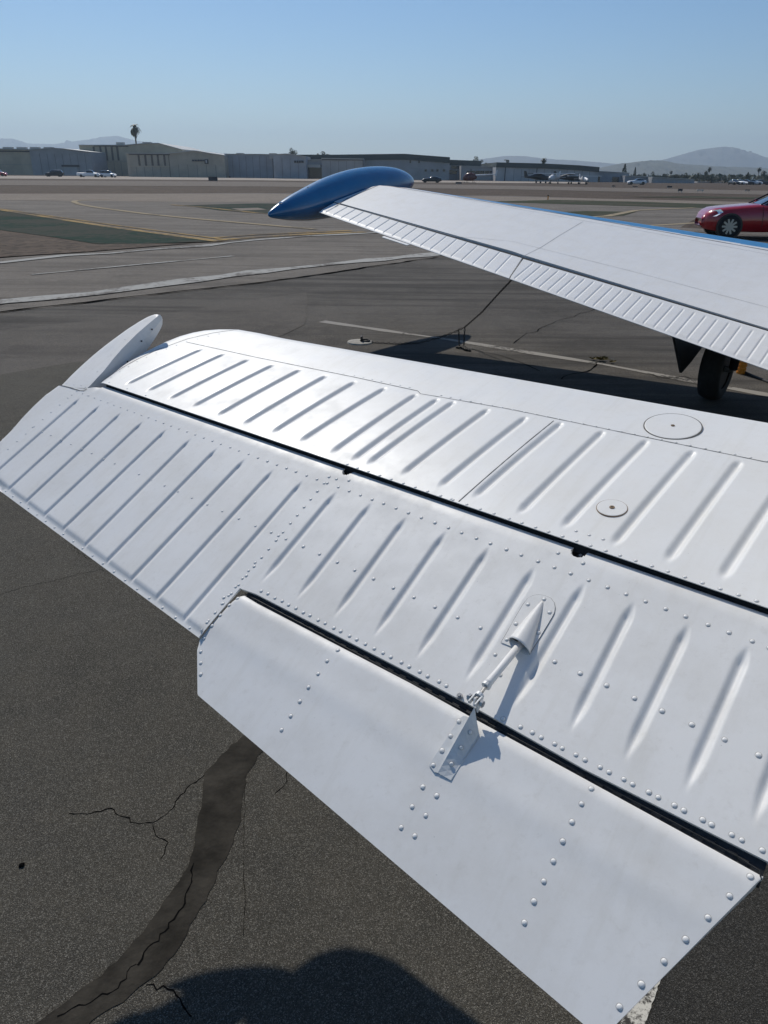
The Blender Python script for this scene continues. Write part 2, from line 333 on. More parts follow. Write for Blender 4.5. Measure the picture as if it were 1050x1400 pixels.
ribbon('taxi_line', [(235, 280.5), (280, 284), (350, 291.5), (420, 296)], 0.3, M['yline'], 0.024)
ribbon('taxi_line', [(640, 300), (740, 301), (830, 296), (870, 288), (950, 284.5)], 0.45, M['cline'], 0.026)
ribbon('taxi_line', [(880, 310), (960, 305), (1050, 300)], 0.35, M['cline'], 0.030)
ribbon('edge_line', [(-400, 398), (-150, 374), (0, 360), (90, 350), (150, 347.5), (210, 342), (280, 337), (350, 328.5), (420, 323), (520, 318)], 0.30, M['wline'], 0.014, jag=0.03, step=0.8)
ribbon('thin_line', [(42, 376), (160, 365), (318, 350.5)], 0.10, M['wline'], 0.012, jag=0.008, step=0.5)
ribbon('edge_line', [(-400, 475), (-150, 435), (0, 414), (130, 401), (180, 394), (260, 384), (350, 372.5), (480, 359), (600, 347)], 0.46, M['wline'], 0.014, jag=0.025, step=0.7)
ribbon('seal_joint', [(-200, 455), (0, 428), (170, 408), (350, 388), (600, 352), (680, 343)], 0.07, M['crack'], 0.015, jag=0.02, step=0.3)
ribbon('parking_line', [(440, 440), (620, 466), (820, 498), (1050, 541), (1400, 612)], 0.10, M['wline_mid'], 0.0075, jag=0.004, step=0.3)
sheet('sealed_asphalt', jagged(gpoly([(840, 1560), (872, 1430), (893, 1375), (905, 1330), (925, 1260), (950, 1180), (1000, 1060), (1300, 1060), (1500, 1560)]), 0.002, 0.03), M['asph_seal'], 0.0130)
sheet('parking_line', jagged(gpoly([(800, 1560), (838, 1430), (858, 1370), (880, 1300), (905, 1220), (930, 1150), (950, 1150), (932, 1220), (914, 1300), (900, 1350), (883, 1400), (868, 1450), (842, 1560)]), 0.0010, 0.008), M['wline_near'], 0.0140)

# tar patch and cracks in the near asphalt
TL = [(395, 925), (358, 985), (335, 1007), (305, 1035), (282, 1061), (276, 1099), (270, 1140), (263, 1179), (245, 1210), (225, 1236), (194, 1282), (160, 1320), (95, 1373), (57, 1400), (-40, 1470)]
TR = [(90, 1440), (126, 1400), (168, 1373), (213, 1339), (238, 1310), (255, 1282), (282, 1236), (305, 1187), (320, 1155), (328, 1126), (333, 1095), (337, 1068), (358, 1032), (400, 990), (440, 930)]
sheet('tar_patch', jagged(gpoly(TL+TR), 0.0028, 0.02), M['tar'], 0.0138)
def crack(px, wd=0.004, jag=0.004, z=0.0127):
    wd *= .62; return ribbon('crack', px, wd, M['crack'], z, jag=jag, step=0.012)
crack([(300, 1045), (281, 1063), (253, 1082), (238, 1105), (228, 1118), (210, 1130), (183, 1124), (150, 1112), (120, 1118), (95, 1116)], 0.005)
crack([(210, 1130), (216, 1145), (225, 1158), (223, 1178)], 0.004)
crack([(270, 1185), (266, 1195), (268, 1210), (255, 1240), (228, 1280), (205, 1300), (190, 1325)], 0.006, z=.0145)
crack([(190, 1325), (150, 1368), (110, 1385), (80, 1398)], 0.005, z=.0145)
crack([(200, 1352), (215, 1358), (238, 1358), (250, 1378), (262, 1395)], 0.005)
crack([(392, 1060), (388, 1080), (378, 1090)], 0.004)
crack([(335, 1080), (334, 1160), (335, 1240), (333, 1296)], 0.0018, 0.001)
crack([(0, 815), (60, 800), (140, 782), (160, 785)], 0.003)
crack([(80, 705), (110, 760), (135, 772)], 0.003)
ribbon('crack', [(820, 495), (800, 508), (770, 520)], 0.014, M['crack'], 0.009, jag=0.02, step=0.08)
ribbon('crack', [(700, 470), (760, 440), (830, 418), (870, 400)], 0.008, M['crack'], 0.009, jag=0.02, step=0.15)
ribbon('crack', [(880, 512), (900, 518), (935, 515), (960, 520)], 0.012, M['crack'], 0.009, jag=0.03, step=0.08)
ribbon('crack', [(645, 478), (700, 492), (740, 508)], 0.008, M['crack'], 0.009, jag=0.01, step=0.1)
# small stone on the near asphalt
bm = bmesh.new(); bmesh.ops.create_icosphere(bm, subdivisions=2, radius=0.008)
for v in bm.verts: v.co *= random.uniform(0.8, 1.25); v.co.z *= 0.6
me = bpy.data.meshes.new('pebble'); bm.to_mesh(me); bm.free(); me.materials.append(M['crack'])
peb = bpy.data.objects.new('pebble', me); col.objects.link(peb); q = gp(31, 1188); peb.location = (q[0], q[1], 0.015)
tag(peb, 'small black pebble lying alone on the near asphalt', 'pebble')

# ------------------------------------------------------------ distant mountains, haze
def ridge(name, prof, Y, depth, material, rough, seed):
    r = np.random.default_rng(seed); xs = np.linspace(prof[0][0], prof[-1][0], 260); ys = np.interp(xs, [p[0] for p in prof], [p[1] for p in prof])
    nz = np.zeros_like(xs)
    for k in (6, 13, 29, 61): nz += np.interp(xs, np.linspace(xs[0], xs[-1], k*3), r.normal(0, 1, k*3))/k
    vs = []; rows = 14
    for x, y, e in zip(xs, ys, nz):
        t = atY(x, y-e*rough, Y); base = atY(x, 250, Y)
        for j in range(rows):
            f = j/(rows-1); h = t[2]*(f**0.8)+(r.normal(0, 1)*abs(t[2])*0.035 if 0 < j < rows-1 else 0)
            vs.append((t[0], Y-depth*(1-f)+r.normal(0, depth*0.02), max(h, -3) if j else -5))
        vs.append((t[0], Y+depth*0.8, -5))
    n = rows+1
    fs = [(i*n+j, (i+1)*n+j, (i+1)*n+j+1, i*n+j+1) for i in range(len(xs)-1) for j in range(n-1)]
    o = newobj(name, vs, fs, material, smooth=True); o['kind'] = 'structure'; return o
ridge('mountains', [(-350, 205), (-200, 196), (-60, 200), (0, 189), (18, 190), (40, 197), (75, 197), (100, 193), (125, 190), (140, 187), (160, 186), (185, 192), (215, 195), (232, 198), (260, 203), (290, 208), (330, 211), (420, 213), (520, 218), (600, 225)], 6800, 500, M['hillfar'], 3, 1)
ridge('mountains', [(600, 226), (640, 220), (690, 213), (720, 213), (760, 218), (820, 222), (860, 226), (905, 219), (930, 212), (955, 205), (975, 202), (990, 200.5), (1005, 201.5), (1030, 209), (1050, 216), (1100, 224), (1200, 222), (1400, 230)], 5000, 400, M['hillfar'], 2, 2)
ridge('hills', [(780, 240), (815, 229), (840, 225), (870, 221), (890, 219), (905, 219.5), (925, 223), (960, 226), (1000, 227), (1050, 230), (1150, 226), (1400, 232)], 2500, 250, M['hillnear'], 4, 3)
def hazebox():
    o = MB().box(-9500, 9500, -400, 9000, -8, 400).build('haze', None)
    o.data.materials.clear(); m = bpy.data.materials.new('haze'); m.use_nodes = True; nt = m.node_tree; nt.nodes.clear()
    out = nt.nodes.new('ShaderNodeOutputMaterial'); v = nt.nodes.new('ShaderNodeVolumePrincipled')
    v.inputs['Color'].default_value = (0.68, 0.84, 1.0, 1); v.inputs['Density'].default_value = HAZE; v.inputs['Anisotropy'].default_value = 0.3
    nt.links.new(v.outputs[0], out.inputs['Volume']); o.data.materials.append(m); o['kind'] = 'stuff'
HAZE = 0.00021
hazebox()

# ------------------------------------------------------------ hangars and airport buildings
def bpt(x, y, D):
    """point on the ground plan at frame column x and distance D, plus height function"""
    p = atY(x, y, D); return p
def hz(x, y, D): return atY(x, y, D)[2]
def wall_top(px, D): return [(atY(x, 240, D)[0], hz(x, y, D)) for x, y in px]
def building(name, label, top, D, depth, wm, roofm='roof', fascia=0.0, group='hangars and sheds along the far side of the airfield', skew=0.0):
    """front wall runs along x between top outline points [(x,y)..]; ridge profile carried back over the depth"""
    pr = wall_top(top, D); x0, x1 = pr[0][0], pr[-1][0]
    root = empty(name, ((x0+x1)/2, D, 0)); tag(root, label, 'hangar', group)
    ox = (x0+x1)/2
    def L(x, y, z): return (x-ox, y-D, z)
    yo = lambda x: D+skew*(x-x0)
    n = len(pr); fv = [L(x0, yo(x0), -0.3), L(x1, yo(x1), -0.3)]+[L(x, yo(x), z-fascia) for x, z in pr[::-1]]
    bv = [(a, b+depth, c) for a, b, c in fv]; k = len(fv)
    MB().add(fv+bv, [tuple(range(k)), tuple(range(k, 2*k))[::-1], (0, k, k+1, 1)[::-1], (1, k+1, k+2, 2), (0, k-1, 2*k-1, k)]).build('wall', M[wm], root)
    rf = MB()
    for (xa, za), (xb, zb) in zip(pr[:-1], pr[1:]):
        rf.prism([L(xa-0.0, yo(xa)-0.4, za-fascia+0.01), L(xb, yo(xb)-0.4, zb-fascia+0.01), L(xb, yo(xb)-0.4, zb+0.25), L(xa, yo(xa)-0.4, za+0.25)], (0, depth+0.8, 0))
    rf.build('roof', M[roofm], root)
    return root, L, D
def face_box(name, B, x0, x1, y0, y1, m, proud=0.15, parent=None, thick=0.3):
    """a rectangular element on the front wall between frame columns/rows"""
    root, L, D = B; ym = (y0+y1)/2; xc = (x0+x1)/2; a, b = atY(x0, ym, D-proud), atY(x1, ym, D-proud); a[2] = atY(xc, y1, D-proud)[2]; b[2] = atY(xc, y0, D-proud)[2]
    p, q = L(a[0], D-proud, a[2]), L(b[0], D-proud+thick, b[2])
    return MB().box(p[0], q[0], p[1], q[1], max(p[2], 0.0), q[2]).build(name, M[m], parent or root)
M['wseam'] = mat('wall_panel_seam', (0.17, 0.16, 0.15), 0.8, var=(1, 0.2, 3))
def wall_seams(B, x0, x1, n, y0, y1, m='wseam'):
    for i in range(1, n): x = x0+(x1-x0)*i/n; face_box('panel_seam', B, x-.22, x+.22, y0, y1, m, .06)
def roofvent(B, x0, x1, y0, y1, back=4):
    root, L, D = B; a, b = atY(x0, y1, D+back), atY(x1, y0, D+back); p, q = L(a[0], D+back, a[2]), L(b[0], D+back+1.5, b[2])
    MB().box(p[0], q[0], p[1], q[1], p[2]-1.0, q[2]).build('roof_vent', M['roof'], root)
G0 = None
B = building('hangar', 'beige hangar at far left with four roof vents and a low gable end', [(-260, 198), (-60, 202.5), (0, 204), (46, 205)], 285, 40, 'w_beige')
for x in (5, 24, 42, 61): roofvent(B, x-1, x+11, 201, 204.5, 6)
B1L = B
face_box('wall_band', B, -260, 46, 204.5, 206, 'trimdark', 0.3)
face_box('wall_rail', B, -260, 46, 223, 224, 'w_beige2', 0.1)
B = building('hangar', 'shaded gable end hangar behind the black off-roader and white pickup', [(46, 205), (80, 203.2), (92, 204), (128, 208.5)], 284.5, 40, 'w_grey')  # grey siding puts the gable end's shade into its colour
wall_seams(B, 46, 128, 8, 210, 241); face_box('door', B, 88, 106, 228, 241, 'w_pale', 0.3); face_box('door_frame', B, 84, 108, 225.5, 228, 'trimdark', 0.6)
B = building('hangar', 'tall beige hangar below the lone palm with five dark wall slots', [(114, 199), (175, 199), (205, 196.5), (222, 196.5), (252, 205)], 300, 45, 'w_beige', )
for x in (129, 138, 145.5, 153.5, 161): face_box('wall_slot', B, x-1.25, x+1.25, 200.5, 219.5, 'slot')
face_box('wall_band', B, 128, 175, 199.3, 200.3, 'trimdark', 0.3); roofvent(B, 159, 169, 194.5, 198.5); roofvent(B, 195, 206, 194.2, 198)
face_box('wall_rail', B, 128, 175, 219.8, 220.8, 'w_beige2', 0.2)
wall_seams(B, 128, 176, 5, 221, 242); face_box('wall_lamp', B, 123, 125, 210, 212.5, 'trimdark', 0.5)
B = building('hangar', 'mid height beige hangar with slots and a small dark logo sign on its gable', [(176, 210), (232, 210.3), (266, 207), (272, 207), (290, 210.3), (308.5, 213)], 270, 45, 'w_beige2')
for x in (190, 199, 208, 216, 225): face_box('wall_slot', B, x-1.25, x+1.25, 212, 226.5, 'slot')
face_box('wall_band', B, 176, 232, 210.6, 211.8, 'trimdark', 0.3); face_box('wall_rail', B, 176, 232, 227, 227.8, 'w_beige', 0.1)
wall_seams(B, 232, 308, 6, 225, 244); wall_seams(B, 176, 231, 5, 228, 243); s = face_box('sign', B, 279.5, 284.5, 217.8, 224, 'trimdark', 0.4); face_box('sign_mark', B, 281, 283, 219, 222.8, 'w_pale', 0.5, s)
for x0, x1 in ((262.5, 265.5), (266.2, 269), (269.8, 272.5), (273.2, 276), (276.6, 278.8)): face_box('sign_letter', B, x0, x1, 218.3, 220.6, 'trimdark', 0.3)
roofvent(B, 255, 266, 205.5, 209)
face_box('corner_post', B, 231.5, 232.1, 211, 244, 'slot', 0.1)
B = building('hangar', 'blue grey flat hangar just right of the logo sign', [(309, 211.3), (357, 211.5), (374, 212)], 276, 40, 'w_blue'); roofvent(B, 323, 333, 209.2, 212); wall_seams(B, 309, 374, 7, 214, 245)
face_box('downpipe', B, 373, 374, 212.5, 245, 'trimdark', 0.2); face_box('electric_box', B, 310, 315, 241, 244, 'trimdark', 0.8)
B = building('hangar', 'blue grey hangar with low gable and faded wall lettering', [(374.5, 212), (392, 211), (400, 211.5), (419, 214.8)], 268, 40, 'w_blue'); roofvent(B, 368, 378, 209.5, 212); wall_seams(B, 375, 419, 4, 216, 246)
for x0, x1 in ((402, 405), (405.8, 408), (408.8, 411), (411.8, 415)): face_box('sign_letter', B, x0, x1, 219.5, 222.5, 'trimdark', 0.3)
B = building('long_hangar', 'long grey hangar with dark flat fascia behind the blue tip tank', [(395, 212.5), (460, 212.5), (552, 211.3), (614, 216)], 285, 60, 'w_grey', 'fascia', 1.6)
for x in (582, 591, 598, 607): face_box('window', B, x-1.5, x+1.5, 231.5, 234.5, 'window')
face_box('window', B, 560, 562, 219, 223, 'window'); face_box('window', B, 572, 574, 219, 223, 'window')
B = building('low_shed', 'low flat grey shed left of the tip tank beside the open carport', [(440, 217), (497, 218)], 272, 12, 'w_grey')
wall_seams(B, 441, 496, 5, 220, 246); face_box('wall_band', B, 440, 497, 218, 219, 'trimdark', 0.3); face_box('downpipe', B, 496, 497, 219, 246, 'trimdark', 0.3)
B = building('carport', 'small open carport with a pale awning between two hangars', [(419.5, 219), (440, 219)], 274, 10, 'w_grey')
face_box('awning', B, 420, 438, 225, 229, 'roof', 2.0, None, 2.2); face_box('opening', B, 420, 441, 229.3, 245, 'window', 0.2)  # opening is a near-black panel standing in for the shaded interior
B = building('terminal', 'grey two storey building with dark fascia and stacked windows right of the long hangar', [(611, 219.3), (657, 221)], 300, 25, 'w_pale', 'fascia', 1.5)
face_box('window', B, 617, 631, 227, 230.5, 'window'); face_box('window', B, 610, 625, 232.5, 238, 'window')
B = building('office', 'low grey building with a long dark window strip behind the helicopter', [(630, 227.5), (678, 229)], 290, 15, 'w_pale')
for i in range(6): face_box('window', B, 638+i*6.2, 643.6+i*6.2, 233.5, 239.5, 'window')
B = building('large_hangar', 'wide grey hangar with dark fascia behind the parked light aeroplanes', [(677.5, 223), (740, 224.5), (790, 227), (818, 229.5)], 280, 50, 'w_pale', 'fascia', 1.3)
wall_seams(B, 692, 816, 12, 231, 249); face_box('downpipe', B, 733, 734, 228, 250, 'trimdark'); face_box('downpipe', B, 690, 691, 227, 249, 'trimdark')
B = building('low_shed', 'low grey shed with a white awning over a dark doorway right of the wide hangar', [(814, 234.5), (860, 237)], 290, 15, 'w_blue')
face_box('door', B, 815, 820, 241, 251, 'window'); face_box('door', B, 837, 846, 242, 251, 'window'); face_box('awning', B, 815, 820, 238.5, 240.5, 'roof', 1.5)
B = building('low_shed', 'low dark grey shed in front of the conifer', [(855, 241), (892, 242.5)], 285, 12, 'w_blue')
B = building('low_shed', 'long low pale shed at the right end of the building row', [(892, 243), (950, 245.8)], 280, 10, 'w_grey')
for i in range(7): face_box('door', B, 894.5+i*8, 901+i*8, 246.8, 254, 'w_blue', 0.12)
B = building('low_shed', 'very low shed roof among the right hand trees', [(955, 249), (990, 250)], 320, 10, 'w_pale')

# ------------------------------------------------------------ trees
def foliage(bm_, c, rx, rz, n, size, rg):
    for _ in range(n):
        d = rg.normal(0, 1, 3); d /= np.linalg.norm(d); r = rg.uniform(0.45, 1.0)**0.6
        p = np.array(c)+d*np.array([rx, rx, rz])*r
        a, b = rg.normal(0, 1, 3), rg.normal(0, 1, 3); a = norm(a)*size*rg.uniform(.6, 1.4); b = norm(b)*size*rg.uniform(.4, 1.0)
        bm_.add([p-a, p-b*.6, p+a, p+b*.6], [(0, 1, 2, 3)])
def tree(name, label, x, ytop, D, wpx, seed, kind='round', group='trees beyond the airfield'):
    rg = np.random.default_rng(seed); t = atY(x, ytop, D); H = t[2]; wd = wpx*D*0.00092/2
    root = empty(name, (t[0], D, 0)); tag(root, label, 'tree', group)
    if kind == 'palm':
        MB().tube([(0, 0, -0.2), (0.05*H*.1, 0, H*.5), (0, 0, H-wd*0.9)], [0.022*H, 0.016*H, 0.013*H], 6).build('trunk', M['bark'], root)
        mb = MB()
        for k in range(54):
            az = rg.uniform(0, 2*math.pi); el = rg.uniform(-.9, 1.3); L = wd*rg.uniform(.95, 1.35); c = np.array([0, 0, H-wd*1.0])
            pts = []
            for j in range(5):
                f = j/4; e = el-0.8*f*f; pts.append(c+np.array([math.cos(az)*math.cos(e), math.sin(az)*math.cos(e), math.sin(e)*1.15])*L*f)
            u = np.array([-math.sin(az), math.cos(az), 0])
            for j in range(4):
                wa, wb = wd*.16*math.sin(0.4+2.3*j/4), wd*.16*math.sin(0.4+2.3*(j+1)/4)
                mb.add([pts[j]-u*wa, pts[j]+u*wa, pts[j+1]+u*wb, pts[j+1]-u*wb], [(0, 1, 2, 3)])
        for k in range(40):
            az = rg.uniform(0, 2*math.pi); r = rg.uniform(.05, .4)*wd; z = H-wd*rg.uniform(1.1, 2.3); p = np.array([r*math.cos(az)*.7, r*math.sin(az)*.7, z])
            mb.add([p, p+[.08*wd, .03*wd, 0], p+[.05*wd, .1*wd, -.6*wd]], [(0, 1, 2)])
        mb.build('crown', M['leafp'], root)
    else:
        MB().tube([(0, 0, -0.2), (rg.normal(0, .1), 0, H*.55)], [0.28, 0.16], 6).build('trunk', M['bark'], root)
        mb = MB()
        if kind == 'conifer':
            for k in range(14):
                f = k/13; foliage(mb, (rg.normal(0, wd*.06), 0, H*(.25+.72*f)), wd*(1.05-f*.92)*rg.uniform(.8, 1.15), H*.06, 60, wd*.16, rg)
        else:
            for k in range(9):
                foliage(mb, (rg.normal(0, wd*.45), rg.normal(0, wd*.3), H-wd*.75+rg.normal(0, wd*.32)-wd*.2), wd*rg.uniform(.35, .6), wd*rg.uniform(.3, .5), 130, wd*.10, rg)
        mb.build('crown', M['leaf'], root)
    return root
tree('palm_tree', 'tall lone fan palm rising above the tall beige hangar', 182.5, 167, 330, 14.5, 11, 'palm')
tree('bushy_tree', 'bushy tree top showing over the blue grey gabled hangar', 398, 203, 330, 13, 12)
tree('bushy_tree', 'low bushy tree top over the flat shed behind the tip tank', 443, 206.5, 345, 12, 13)
tree('bushy_tree', 'dark tree over the two storey building', 652, 213.5, 340, 11, 14)
tree('bushy_tree', 'small dark tree over the low office with window strip', 665, 220.5, 345, 8, 15)
tree('bushy_tree', 'tree top over the left end of the wide hangar', 694, 217, 345, 7, 16)
tree('palm_tree', 'short palm top over the middle of the wide hangar', 744, 215, 340, 7.5, 17, 'palm')
tree('conifer_tree', 'dark pointed conifer over the low sheds at right', 855, 224.5, 330, 11, 18, 'conifer')
tree('conifer_tree', 'small pointed tree right of the tall conifer', 869, 229, 350, 7, 19, 'conifer')
rt_ = [(880, 236, 8), (895, 238, 14), (913, 237, 12), (926, 236.5, 10), (938, 235, 14), (949, 240, 14), (958, 238, 13), (975, 236, 14), (984, 239, 10), (992, 241, 10), (1003, 240, 12), (1012, 243, 10), (1023, 236, 10), (1032, 243, 12), (1042, 241, 12), (1052, 238, 12), (1066, 240, 14)]
TL_ = ['small dark tree above the left end of the long pale shed', 'broad dark tree above the left part of the long pale shed', 'dark tree above the middle of the long pale shed', 'narrower tree above the right part of the pale shed',
       'dense tree rising over the right end of the pale shed', 'pointed conifer just right of the pale shed end', 'round dark tree left of the two close palms', 'round dark tree right under the tall left palm', 'low tree just right of the tall left palm', 'low dark tree left of the first tiny parked car',
       'low tree directly above the first tiny parked car', 'lowest tree above the second tiny parked car', 'tall pointed conifer above the third tiny parked car', 'low tree left of the right hand palm pair', 'dark tree under the right hand palm pair', 'dark tree cut by the right edge of the picture', 'dark tree just beyond the right edge of the picture']
for i, (x, y, wd_) in enumerate(rt_):
    ks = 'conifer' if i in (12, 5) else 'round'
    place = ['above the low pale shed' if x < 935 else 'between the pale shed and the palms' if x < 965 else 'among the palms' if x < 1000 else 'at the right edge below the mountain'][0]
    tree('bushy_tree' if ks == 'round' else 'conifer_tree', TL_[i], x, y, 330+random.uniform(-25, 25), wd_, 40+i, ks, 'dark trees in the right hand tree line')
for i, (x, y, wd_, lb) in enumerate([(971, 227.5, 6, 'left palm standing out of the right hand tree line'), (966, 232, 6, 'shorter palm left beside another in the tree line'), (1039, 227.5, 6, 'palm near the right edge with a high crown'), (1046, 232, 7, 'broad palm at the very right edge'), (955.5, 235, 5, 'small palm over the end of the pale shed'), (918, 233, 4, 'tiny palm far behind the low sheds')]):
    tree('palm_tree', lb, x, y, 340, wd_, 80+i, 'palm')
# far wooded band
rg = np.random.default_rng(5); mb = MB()
for k in range(2200):
    x = rg.uniform(820, 1120); D = rg.uniform(380, 600); p = atY(x, rg.uniform(240, 249), D); sz = rg.uniform(.6, 1.6); a, b = norm(rg.normal(0, 1, 3))*sz, norm(rg.normal(0, 1, 3))*sz*.7
    if p[2] > 0.2: mb.add([p-a, p-b, p+a, p+b], [(0, 1, 2, 3)])
o = mb.build('distant_woodland', M['leaf']); tag(o, 'low band of far off trees under the hills at right', 'trees', kind='stuff')

# ------------------------------------------------------------ vehicles
def wheel(parent, x, y, r, wd, rimm='chrome', spokes=10, side=1):
    t = MB(); n = 28; prof = [(-.5, .82), (-.42, .97), (-.2, 1.0), (.2, 1.0), (.42, .97), (.5, .82), (.46, .68)]
    vs = [(x+r*pr*math.cos(2*math.pi*k/n), y+wd*py*side, r+r*pr*math.sin(2*math.pi*k/n)) for k in range(n) for py, pr in prof]; m_ = len(prof)
    t.add(vs, [(k*m_+j, ((k+1) % n)*m_+j, ((k+1) % n)*m_+j+1, k*m_+j+1) for k in range(n) for j in range(m_-1)])
    ty = t.build('wheel', M['tyre'], parent, True)
    rb = MB()
    for k in range(spokes):
        a = 2*math.pi*k/spokes; c, s_ = math.cos(a), math.sin(a); u = np.array([-s_, 0, c]); d = np.array([c, 0, s_]); o_ = np.array([x, y+side*wd*.44, r])
        w0, w1 = .05*r*2, .035*r*2
        rb.prism([o_+d*.1*r-u*w0, o_+d*.66*r-u*w1, o_+d*.66*r+u*w1, o_+d*.1*r+u*w0], (0, side*wd*.08, 0))
    rb.tube([(x, y+side*wd*.40, r), (x, y+side*wd*.53, r)], r*.16, 12)
    rb.build('rim', M[rimm], ty)
    MB().tube([(x, y-side*wd*.3, r), (x, y+side*wd*.38, r)], r*.69, 20).build('wheel_well_disc', M['vblack'], ty)
    return ty
def loft_body(xs, ztop, zbot, hw, e1=0.26, e2=0.42, n=24):
    vs = []
    for x, zt, zb, h in zip(xs, ztop, zbot, hw):
        for k in range(n+1):
            th = math.pi*k/n; c, s_ = math.cos(th), math.sin(th)
            vs.append((x, h*math.copysign(abs(c)**e1, c), zb+(zt-zb)*abs(s_)**e2))
    m_ = n+1; N = len(xs)
    fs = [(i*m_+k, i*m_+k+1, (i+1)*m_+k+1, (i+1)*m_+k) for i in range(N-1) for k in range(n)]+[tuple(range(m_)), tuple((N-1)*m_+k for k in range(m_))[::-1]]
    fs += [(i*m_, (i+1)*m_, (i+1)*m_+n, i*m_+n) for i in range(N-1)]
    return vs, fs
def car(name, label, loc, rz, L=4.75, W=0.92, paintm='red', fine=True, cat='car', group=None, style='sedan'):
    root = empty(name, loc, rz); tag(root, label, cat, group); N = 60 if fine else 20
    xs = np.linspace(0, L, N); u = xs/L   # x=0 front bumper, x grows to the rear (local -x is forward)
    if style == 'sedan':
        zt = np.interp(u, [0, .008, .03, .07, .15, .27, .32, .8, .93, .985, 1], [.55, .68, .78, .87, .92, .98, 1.0, 1.04, 1.06, .95, .6])
        gx = [.33, .43, .51, .63, .78, .90]; gz = [.95, 1.20, 1.42, 1.45, 1.30, 1.02]
    elif style == 'suv':
        zt = np.interp(u, [0, .02, .06, .2, .27, 1], [.6, .9, 1.0, 1.08, 1.12, 1.15]); gx = [.25, .36, .5, .9, .98]; gz = [1.1, 1.72, 1.8, 1.75, 1.12]
    else:
        zt = np.interp(u, [0, .02, .06, .22, .27, .58, .6, 1], [.7, 1.0, 1.1, 1.15, 1.2, 1.2, 1.15, 1.15]); gx = [.24, .33, .40, .55, .575]; gz = [1.15, 1.75, 1.85, 1.82, 1.18]
    zb = np.interp(u, [0, .03, .1, .9, 1], [.34, .24, .20, .22, .38])
    hw = W*np.interp(u, [0, .01, .03, .06, .11, .2, .8, .93, .99, 1], [.50, .66, .80, .91, .98, 1, 1, .96, .86, .74])
    vs, fs = loft_body(xs-L*.5, zt, zb, hw); body = newobj('body', vs, fs, M[paintm], root, True)
    gxs = np.linspace(gx[0], gx[-1], 24); gzs = np.interp(gxs, gx, gz); base = np.interp(gxs, u, zt)-.12
    vs, fs = loft_body(gxs*L-L*.5, gzs, base, W*np.interp(gxs, [gx[0], .45, .7, gx[-1]], [.80, .80, .80, .74]), .5, .62)
    newobj('window_glass', vs, fs, M['glassdark'], root, True)
    if fine:
        rxs = np.linspace(gx[1]+.02, gx[-2]-.01, 16); rz_ = np.interp(rxs, gx, gz)+.012
        vs, fs = loft_body(rxs*L-L*.5, rz_, rz_-.07, W*np.full(16, .62), .5, .6); newobj('roof', vs, fs, M[paintm], root, True)
        for sd_ in (-1, 1):
            MB().tube([(gx[0]*L-L*.5+.05, sd_*W*.76, .98), (gx[1]*L-L*.5, sd_*W*.66, 1.22), (gx[2]*L-L*.5, sd_*W*.60, 1.43)], .025, 6).build('pillar', M['vblack'], root)
            MB().tube([(gx[1]*L-L*.5-.15, sd_*W*.95, 1.0), (gx[1]*L-L*.5-.1, sd_*W*1.12, 1.04), (gx[1]*L-L*.5+.02, sd_*W*1.16, 1.04)], [.03, .085, .06], 8).build('wing_mirror', M[paintm], root, True)
            h = MB(); x0 = .03*L-L*.5
            h.add([(x0+.02, sd_*W*.62, .70), (x0-.02, sd_*W*.66, .60), (x0+.20, sd_*W*.945, .64), (x0+.36, sd_*W*.975, .76), (x0+.30, sd_*W*.90, .82), (x0+.10, sd_*W*.74, .76)], [(0, 1, 2, 3, 4, 5)])
            h.add([(x0-.03, sd_*W*.62, .70), (x0-.05, sd_*W*.68, .60), (x0+.18, sd_*W*.97, .64), (x0+.36, sd_*W*1.0, .76), (x0+.28, sd_*W*.92, .845), (x0+.08, sd_*W*.74, .79)], [(0, 1, 2, 3, 4, 5)])
            h.build('headlight', M['lens'], root)
            MB().tube([(.36*L-L*.5, sd_*W*1.003, .35), (.355*L-L*.5, sd_*W*1.003, .7), (.345*L-L*.5, sd_*W*.97, .96)], .006, 4).build('door_gap', M['vblack'], root)
        MB().box(-L*.5+.02, -L*.5+.10, -W*.5, W*.5, .30, .52).build('grille', M['vblack'], root)
    for fx in (.16, .79):
        for sd_ in (-1, 1):
            r = .345
            arch = MB(); arch.tube([(fx*L-L*.5, sd_*(W-.16), r), (fx*L-L*.5, sd_*(W+.004), r)], r*1.13, 24); arch.build('wheel_arch', M['vblack'], root)
            wheel(root, fx*L-L*.5, sd_*(W-.085), r, .22, 'steel' if fine else 'vblack', 10, sd_)
    return root
# the red car: wheel centre seen at (990,308)
wc = gp(993, 327); Lc = 4.75
ry = rad(14)
ry = rad(-9)
carloc = (wc[0]+(0.340*Lc)*math.cos(ry)-0.84*math.sin(ry), wc[1]+0.340*Lc*math.sin(ry)+0.84*math.cos(ry), 0.03)
car('parked_car', 'red sedan with bright headlight partly hidden behind the wing at right', carloc, ry)
def farcar(name, label, x, y, rz, **k):
    p = gp(x, y); return car(name, label, (p[0], p[1], 0), rz, fine=False, **k)
farcar('pickup_truck', 'white pickup truck parked before the beige hangars', 122, 242.3, rad(180), L=6.5, W=1.0, paintm='vwhite', cat='truck', style='pickup')
farcar('parked_car', 'white off-road car parked right of the white pickup', 148, 242.6, rad(170), L=4.8, W=.95, paintm='vwhite', style='suv')
farcar('parked_car', 'black off-road car before the shaded gable end', 75, 241.6, rad(10), L=4.9, W=.95, paintm='vblack', style='suv')
farcar('parked_car', 'red and white vehicle cut off by the left edge', -3, 241.0, rad(180), L=5.2, W=.95, paintm='red', style='suv')
farcar('parked_car', 'black car parked at the corner of the long hangar', 590, 249.6, 0, L=4.7, W=.92, paintm='vblack')
farcar('parked_car', 'white car glinting in front of the low right shed', 870, 252.6, 0, L=4.7, W=.92, paintm='vwhite')
